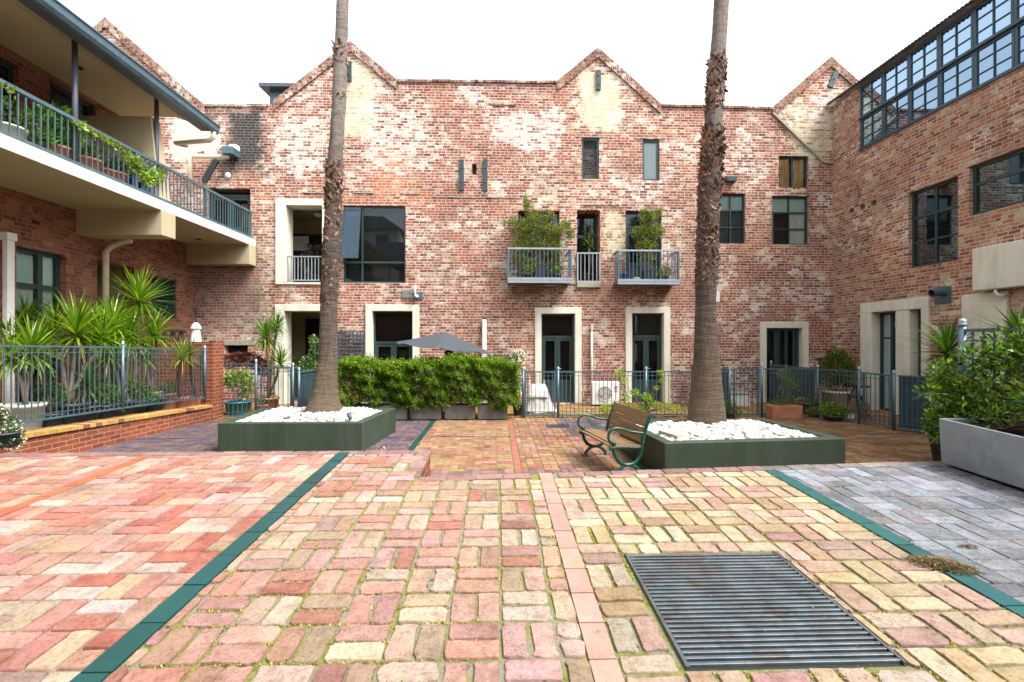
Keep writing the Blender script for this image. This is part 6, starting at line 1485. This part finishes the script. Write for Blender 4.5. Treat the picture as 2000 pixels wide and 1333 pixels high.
mp_ = (fx(475,13.7),13.7,.012); potted_shrub('spreading dark red maple behind the left fence', mp_, .22, .3, 'terracotta', [(-.3,0,1.38,.32,.3,.18),(.1,0,1.42,.4,.3,.18),(.45,0,1.28,.25,.25,.16),(.6,0,1.1,.15,.2,.12),(-.1,0,1.5,.3,.2,.12)], 4200, .06, [(.12,.025,.03),(.17,.04,.04),(.07,.02,.025)], asp=.3, name='maple_tree', cat='small tree')
potted_shrub('round leaved variegated shrub left of the left palm, before the porch', (fx(612,13.6),13.6,.012), .22, .3, 'blackpot', [(0,0,1.3,.32,.3,.3),(-.2,0,1.1,.25,.2,.25),(.12,0,1.75,.2,.2,.25),(.0,0,1.95,.1,.1,.15)], 1500, .075, [(.10,.19,.09),(.16,.28,.14),(.05,.10,.05)])
for i, (px, Y, r_, h) in enumerate(((512,13.2,.16,.24),(527,13.5,.2,.3))):
    potted_shrub(['small terracotta pot of herbs behind the left gate','wide stack of terracotta pots by the porch pillar'][i], (fx(px,Y),Y,.012), r_, h, 'terracotta', [(0,0,h+.08,r_,r_,.12)], 260, .035, GREEN)
t = thing('metal_can', 'galvanised metal can standing behind the garden fence', 'can', base(302,10.8)); c = base(302,10.8); b = MB(); b.lathe([(.15,0),(.15,.42),(.16,.43),(.16,.45),(.145,.45),(.145,.3),(.001,.3)], c, 20); b.build('body', M['galv_lt'], t, smooth=True)
b = MB()
for q in range(2): b.tube([(c[0]+.15*(1-2*q),c[1],c[2]+.36),(c[0]+.2*(1-2*q),c[1],c[2]+.34),(c[0]+.2*(1-2*q),c[1],c[2]+.28),(c[0]+.15*(1-2*q),c[1],c[2]+.26)], .008, 5)
b.build('handle', M['galv_lt'], t)
c = base(328,11.2); potted_shrub('tall terracotta pot between the metal can and the slender plant', c, .19, .38, 'terracotta', [(0,0,.5,.2,.2,.15)], 500, .04, GREEN, pt=.9)
# small red topped table and bench back in the garden
c = base(112,9.9); t = thing('garden_table', 'small red topped metal table among the spiky plants', 'table', c); b = MB(); b.box(c[0]-.4,c[0]+.4,9.7,10.2,c[2]+.72,c[2]+.76); b.build('tabletop', M['logo'], t, bevel=.01)
for dx in (-.35,.35):
    for dy in (-.2,.2): b = MB(); b.bar((c[0]+dx,9.95+dy,c[2]),(c[0]+dx,9.95+dy,c[2]+.72),.03); b.build('leg', M['galv'], t)
c0_, c1_ = onY(297,645,12.5), onY(362,645,12.5); t = thing('iron_garden_seat', 'black ornate iron seat back showing above the brick cross wall', 'seat', (c0_.x,12.5,0)); b = MB(); z1 = c0_.z; z0 = z1-.42
b.bar((c0_.x,12.5,z1),(c1_.x,12.5,z1-.03),.05); b.bar((c0_.x,12.5,z0),(c1_.x,12.5,z0),.04)
for i in range(4):
    xa = c0_.x+(c1_.x-c0_.x)*i/4; xb_ = c0_.x+(c1_.x-c0_.x)*(i+1)/4; xm = (xa+xb_)/2
    b.tube(spline([(xa,12.5,z0),(xa+.05,12.5,z0+.28),(xm,12.5,z1-.03),(xb_-.05,12.5,z0+.28),(xb_,12.5,z0)],5), .02, 6); b.tube([(xm,12.5,z0),(xm,12.5,z1)], .015, 6)
b.build('backrest', M['dark'], t)
b = MB(); b.box(c0_.x,c1_.x,12.5,12.95,z0-.1,z0-.06); b.build('seat', M['dark'], t)
for x in (c0_.x+.03,c1_.x-.03):
    for y in (12.53,12.9): b = MB(); b.bar((x,y,0),(x,y,z0-.1),.035); b.build('leg', M['dark'], t)
# flowers at the hedge end, climber and creeping plant at the back fence
q = onY(1012,700,12.7); potted_shrub('white flowered climber on the fence post at the right end of the hedge', (q.x,12.7,.012), .15, .3, 'blackpot', [(0,0,q.z,.18,.15,.20),(.03,0,q.z-.3,.14,.12,.2),(0,0,q.z-.7,.1,.1,.3)], 900, .04, DKGREEN+GREEN, flowers=(260,.05,[(.85,.86,.88)]), name='flowering_climber', cat='climber')
q = onY(1262,800,12.25); LIME = [(.30,.44,.04),(.22,.36,.03),(.38,.50,.06)]
bl = []
for px, py, r_ in ((1210,730,.12),(1219,745,.09),(1218,768,.06),(1224,778,.07),(1240,768,.12),(1262,775,.12),(1185,798,.13),(1205,792,.12),(1230,795,.14),(1255,797,.14),(1285,795,.15),(1310,798,.12),(1330,800,.08),(1290,728,.08),(1293,745,.06),(1283,758,.05),(1180,800,.08),(1270,785,.12)):
    v = onY(px,py,12.2); bl.append((v.x-q.x, v.y-12.2, v.z-.0, r_*1.0, .1, r_*.85))
potted_shrub('sprawling lime green plant climbing the fence behind the bench', (q.x,12.2,0), .1, .2, 'blackpot', bl, 2000, .05, LIME, name='sprawling_plant', shell=.2, ns=26)
q = onY(1425,800,12.6); potted_shrub('small dark bush at the right foot of the right palm', (fx(1425,12.1),12.1,0), .12, .14, 'blackpot', [(0,0,.28,.2,.15,.2),(.1,0,.15,.2,.15,.15)], 900, .035, DKGREEN)
# right patio group
q = BR(1508,795,1568,818,11.9); t = thing('terracotta_trough', 'rectangular terracotta trough with tied cane stakes outside the fence', 'planter', (q[0],11.9,0)); b = MB(); x0,x1 = q[0],q[1]; h = .33
vs_ = [(x0+.02,11.9,0),(x1-.02,11.9,0),(x1-.02,12.2,0),(x0+.02,12.2,0),(x0,11.88,h),(x1,11.88,h),(x1,12.22,h),(x0,12.22,h),(x0+.04,11.92,h),(x1-.04,11.92,h),(x1-.04,12.18,h),(x0+.04,12.18,h),(x0+.04,11.92,h-.04),(x1-.04,11.92,h-.04),(x1-.04,12.18,h-.04),(x0+.04,12.18,h-.04)]
fs = [(3,2,1,0)]
for i in range(4): j = (i+1)%4; fs += [(i,j,4+j,4+i),(4+i,4+j,8+j,8+i),(8+i,8+j,12+j,12+i)]
b.add(vs_, fs+[(12,13,14,15)]); b.build('trough', M['terracotta'], t, bevel=.012)
b = MB(); tp_ = onY(1537,712,12.05)
for x in (x0+.15,x1-.3,x0+.35): b.tube([(x,12.05+R.uniform(-.1,.1),h-.04),(tp_.x+R.uniform(-.02,.02),12.05,tp_.z)], .008, 5)
b.build('stakes', M['timber'], t)
foliage('leaves', t, 1000, [(x0+.45,12.05,.5,.22,.12,.16),(x0+.3,12.05,.4,.3,.12,.08),(x0+.55,12.05,.85,.3,.1,.3),(x0+.4,12.05,1.1,.2,.1,.15)], .035, GREEN, shell=.1)
c = (fx(1575,12.75),12.75,.012); potted_shrub('broad shallow bowl with tawny tufts behind the fence', c, .30, .30, 'rusty', [(0,0,.34,.28,.28,.07)], 900, .04, [(.42,.28,.12),(.34,.24,.12)], pt=.7)
c = (fx(1632,13.1),13.1,.012); potted_shrub('big round dark green bush in a beige pot behind the fence', c, .34, .58, 'pvc', [(0,0,1.15,.50,.42,.40),(.1,0,1.35,.4,.35,.28),(.35,0,1.0,.3,.3,.35),(-.2,0,.95,.35,.3,.3),(.0,0,1.55,.25,.25,.2)], 6500, .05, [(.07,.13,.02),(.10,.17,.025),(.04,.08,.015),(.20,.17,.04)], pt=.85, sq=0)
q = gpt(1626,822,0); potted_shrub('low dark bowl of bright green plants outside the fence', (q[0],q[1],0), .24, .13, 'blackpot', [(-.05,0,.26,.26,.2,.17),(.2,0,.2,.18,.15,.12)], 1300, .05, GREEN+[(.2,.34,.05)], pt=.6, asp=.6)
q = gpt(1590,815,0); potted_shrub('small low green clump left of the dark bowl', (q[0],q[1],0), .13, .08, 'rusty', [(0,0,.16,.2,.12,.1)], 400, .04, GREEN)
q = gpt(1696,822,0); potted_shrub('small red pot with a green plant behind the gate', (q[0]+.1,q[1]+.25,.012), .13, .16, 'terracotta', [(0,0,.28,.13,.1,.12)], 260, .04, GREEN)
q = gpt(1656,822,0); b = MB(); vs_ = []; N = 14
for i in range(5):
    for j in range(N): a = 2*pi*j/N; r_ = (.02,.10,.14,.12,.02)[i]*R.uniform(.75,1.2); vs_.append((q[0]+r_*cos(a)*1.2, q[1]+r_*sin(a), (.0,.01,.07,.12,.14)[i]*R.uniform(.8,1.2)+.002))
b.add(vs_, [(i*N+j,i*N+(j+1)%N,(i+1)*N+(j+1)%N,(i+1)*N+j) for i in range(4) for j in range(N)]+[tuple(range(4*N,5*N))])
tag(b.build('plastic_bag', M['plastic'], loc=(q[0],q[1],0)), 'crumpled clear plastic bag beside the dark bowl', 'bag')
q = BR(1427,768,1465,797,14.2); t = thing('storage_box', 'low white storage box against the brick wall behind the fence', 'box', (q[0],14.2,.012)); b = MB(); b.box(q[0],q[1],14.2,14.7,.012,q[3]-.05); b.build('body', M['white'], t, bevel=.015); b = MB(); b.box(q[0]-.02,q[1]+.02,14.18,14.72,q[3]-.048,q[3]); b.build('lid', M['galv_lt'], t, bevel=.01)
q = gpt(1453,806,.04); b = MB(); M['ball'] = plain('tennis_ball_felt', (.55,.65,.05), .9, .05, 9, .001); b.ball((q[0],q[1],.045), .05, 14, 10); tag(b.build('ball', M['ball'], loc=(q[0],q[1],0), smooth=True), 'small yellow green ball on the patio floor', 'ball')
# iron chair and table behind the right gate
def iron_chair(label, c, a):
    t = thing('iron_chair', label, 'chair', c); Q = Matrix.Rotation(a,3,'Z'); f = lambda x,y,z: Vector(c)+Q@Vector((x,y,z))
    b = MB(); b.lathe([(.001,.44),(.19,.44),(.19,.46),(.001,.462)], c, 18); b.build('seat', M['dark'], t)
    b = MB(); b.tube(spline([f(-.18,.17,.44),f(-.19,.2,.75),f(-.12,.22,.9),f(0,.22,.93),f(.12,.22,.9),f(.19,.2,.75),f(.18,.17,.44)],6), .011, 6)
    b.tube([f(0,.19,.45),f(0,.22,.92)], .008, 5); b.tube([f(-.18,.2,.68),f(.18,.2,.68)], .008, 5); b.build('backrest', M['dark'], t)
    for x, y in ((-.15,-.15),(.15,-.15),(-.15,.15),(.15,.15)): b = MB(); b.tube([f(x,y,.44),f(x*1.25,y*1.25,0)], .011, 6); b.build('leg', M['dark'], t)
q = gpt(1700,815,0); iron_chair('thin black iron chair behind the grey gate on the right patio', (q[0]+.05,q[1]+.6,.012), -.6)
c = (fx(1665,12.9)+.1,12.9,.012); t = thing('iron_table', 'small round black iron table beside the big green bush', 'table', c); b = MB(); b.lathe([(.001,.70),(.32,.70),(.32,.725),(.001,.73)], c, 24); b.build('tabletop', M['dark'], t)
for a in (0,2.1,4.2): b = MB(); b.tube([(c[0]+.05*cos(a),c[1]+.05*sin(a),.70),(c[0]+.25*cos(a),c[1]+.25*sin(a),.012)], .014, 6); b.build('leg', M['dark'], t)
potted_shrub('small lime potted plant on the round iron table', (c[0]+.12,c[1],.745), .07, .14, 'ball', [(0,0,.24,.08,.08,.1)], 120, .04, GREEN, cat='potted plant')

# ------------------------------------------------------------------ balcony plants
BAM = [(.30,.31,.03),(.40,.38,.04),(.16,.20,.02),(.24,.27,.03),(.05,.09,.015),(.03,.06,.01)]
def bamboo(label, c, pots, blobs, n, pm='blackpot'):
    t = thing('bamboo', label, 'bamboo', c)
    for (x, y, r_, h) in pots: pot(t, (x,y,c[2]), r_, h, pm, .85, sq=1, rim=False)
    sb = MB()
    for _ in range(34):
        b_ = R.choice(blobs); p_ = R.choice(pots); e = Vector((b_[0]+R.uniform(-.5,.5)*b_[3], b_[1], b_[2]+b_[5]*R.uniform(0,.8))); s_ = Vector((p_[0]+R.uniform(-.1,.1),p_[1],c[2]+p_[3]*.9)); sb.tube([s_,s_.lerp(e,.5)+Vector((0,0,.1)),e], [.006,.005,.002], 5)
    sb.build('stem', M['bark'], t); foliage('leaves', t, int(n*1.5), [(x+R.gauss(0,.07),y+R.gauss(0,.04),z+R.gauss(0,.06),a*q,b2*q,d*q) for (x,y,z,a,b2,d) in blobs for q in (.85,.6,.4)], .06, BAM, .26, shell=.15, up=.1, droop=.3, var=.3); return t
def BP(lst, Y): return [(*onY(px,py,Y), rx*Y/FPX, .2, rz*Y/FPX) for px,py,rx,rz in lst]
zA = BA[2]+.065; zC = BC[2]+.065; YA = BA[4]+.25
bamboo('broad mass of bamboo filling the left steel balcony', (BA[0],YA,zA), [(onY(1022,540,YA).x,YA,.17,.38),(onY(1055,540,YA).x,YA,.19,.36)],
    BP([(1015,440,22,25),(1035,450,28,28),(1068,442,26,25),(1090,455,24,22),(1050,480,40,25),(1020,480,28,28),(1085,485,28,28),(1028,405,12,22),(1030,388,6,12),(1045,425,20,14),(1075,425,16,14),(1108,435,14,12),(1000,440,10,10),(1115,455,10,16),(1040,515,26,22),(1085,520,20,18),(1010,510,14,18),(992,432,7,6)], YA), 9500)
bamboo('single narrow bamboo on the right steel balcony', (BC[0],YA,zC), [(onY(1267,540,YA).x,YA,.23,.34)],
    BP([(1258,430,18,18),(1268,450,24,20),(1280,425,14,14),(1265,475,26,22),(1252,455,16,18),(1284,455,12,20),(1262,410,10,10),(1287,408,7,8),(1265,505,18,20),(1270,530,14,14),(1250,480,12,16)], YA), 5000)
for i, (px, yy, zz0, fl_, lb_) in enumerate(((1030,YA-.15,zA,1,'small yellow flowered plant at the left of the left balcony'),(1090,YA-.12,zA,1,'bushy yellow flowered plant at the right of the left balcony'),(1218,YA,zC,0,'small blue pot at the left end of the right balcony'),(1300,YA-.05,zC,1,'small bright green pot plant at the right end of the right balcony'))):
    c = (onY(px,540,yy).x,yy,zz0); potted_shrub(lb_, c, .11, .17 if i != 2 else .26, 'blackpot' if i != 2 else 'cobalt', [(0,0,.30,.17,.12,.14)] if i != 2 else [(0,0,.28,.07,.07,.06)], 420 if i != 2 else 90, .045, GREEN, flowers=(14,.05,[(.8,.65,.03)]) if fl_ else None)
q = onY(1243,540,YA); b = MB(); b.ball((q.x,YA,zC+.08),.13,14,8,sz=.6); tag(b.build('stone_ornament', M['stone'], loc=(q.x,YA,zC), smooth=True), 'rounded stone lying on the right steel balcony', 'stone')
# purple plant in the loggia
q = onY(605,500,YB+.25); c = (q.x+.0,YB+.35,O['logA'][2]+.01); t = potted_shrub('dark purple leaved plant standing in the upper left loggia', c, .16, .28, 'blackpot', [(-.05,0,.95,.2,.15,.25),(.15,0,.8,.12,.1,.2),(-.25,0,.6,.14,.1,.15),(.2,0,1.05,.1,.1,.12)], 420, .09, [(.05,.025,.06),(.08,.04,.08),(.03,.02,.03)], shell=.2)
# left balcony
def LB(px, py, X): q = onX(px,py,X); return (X, q.y, Zs1)
zb5 = Zs1+.0
def lbpot(label, px, X, r_, h, mat, blobs, n, size, colr, **k_): 
    c = LB(px, 300, X); return potted_shrub(label, c, r_, h, mat, blobs, n, size, colr, **k_)
lbpot('large terracotta pot with broad leaves on the balcony by the first post', 168, -7.72, .24, .34, 'terracotta', [(0,0,.45,.25,.2,.12)], 220, .07, GREEN)
lbpot('broad leaved plant in a terracotta pot at the near balcony rail', 108, -7.78, .24, .34, 'terracotta', [(0,0,.75,.3,.35,.3),(0,.3,.6,.25,.3,.25),(0,-.3,.5,.2,.3,.3)], 420, .16, [(.10,.22,.03),(.20,.34,.04),(.05,.13,.03)], asp=.5)
lbpot('leafy pale pot plant at the left end of the balcony', 8, -7.75, .26, .30, 'whitepot', [(0,0,.5,.25,.5,.25),(0,.5,.4,.2,.3,.2)], 900, .06, GREEN+DKGREEN)
lbpot('bushy dark plant between the balcony posts', 207, -7.8, .24, .32, 'terracotta', [(0,0,.5,.2,.35,.2)], 700, .05, DKGREEN)
lbpot('rounded terracotta pot beside the blue pots on the balcony', 226, -7.66, .2, .3, 'terracotta', [(0,0,.42,.2,.2,.12)], 300, .05, DKGREEN)
lbpot('small cobalt blue pot behind the balcony vine', 246, -7.62, .17, .28, 'cobalt', [(0,0,.4,.18,.18,.12)], 300, .05, DKGREEN)
lbpot('second cobalt blue pot by the balcony dividing wall', 262, -7.72, .17, .30, 'cobalt', [(0,0,.45,.18,.2,.15)], 300, .05, GREEN)
vb = []
for px in range(150, 330, 6):
    yc = 148+.553*px; cl = max(0, 1-abs(px-282)/45); q = onX(px, yc+12+cl*18, Xr+.03); vb.append((Xr+R.uniform(-.03,.07), q.y, q.z, .07, .13, .05+.15*cl))
    if cl > .3: vb.append((Xr+.05, q.y+R.uniform(-.1,.1), q.z-.2*cl, .08, .12, .15))
for px in (5,14,24): q = onX(px,150+.55*px+18,Xr); vb.append((Xr+.03,q.y,q.z,.06,.09,.05))
q = onX(240, 300, Xr); t = thing('climbing_vine', 'yellow green vine trained along the left balcony rail, bunched near the second post', 'vine', (Xr-.2,q.y,Zs1))
foliage('leaves', t, 1050, vb, .065, [(.32,.40,.04),(.22,.32,.03),(.14,.22,.02)], .6, shell=.1, up=.1)
sb = MB(); pts = [(Xr-.2,q.y,Zs1)]+[(Xr+.03+R.uniform(-.02,.02), v[1], v[2]+.03) for v in vb[::3] if v[1] > 6.5][:14]; pts = [pts[0]]+sorted(pts[1:], key=lambda v: v[1]); sb.tube(pts, .006, 5); sb.build('stem', M['bark'], t)
# lamp on the left inner corner and blue screen on the rail
ya_, yb_ = onX(284,350,Xr).y, onX(332,350,Xr).y; b = MB(); n = 20; vs_ = []
for i in range(n+1): y = ya_+(yb_-ya_)*i/n; xx = Xr-.04+.008*sin(i*1.7); vs_ += [(xx,y,zr0+.04),(xx,y,zr1-.08)]
M['bluecloth'] = plain('faded_blue_cloth', (.16,.24,.36), .9, .2, 4, .002); b.add(vs_, [(2*i,2*i+2,2*i+3,2*i+1) for i in range(n)]); tag(b.build('wind_screen', M['bluecloth']), 'faded blue cloth screen tied inside the balcony rail', 'screen')

litter('fallen_leaves', 'dry leaves on the left palm pebbles', 'leaves', (pL.x,pL.y), .9, .7, 34, lambda y: ZP+.05, [(.40,.28,.15),(.25,.15,.08),(.5,.42,.28)], .03, pile=.01)
litter('fallen_leaves', 'dry leaves on the right palm pebbles', 'leaves', (pR.x,pR.y), .9, .7, 34, lambda y: ZP+.05, [(.40,.28,.15),(.25,.15,.08),(.5,.42,.28)], .03, pile=.01)
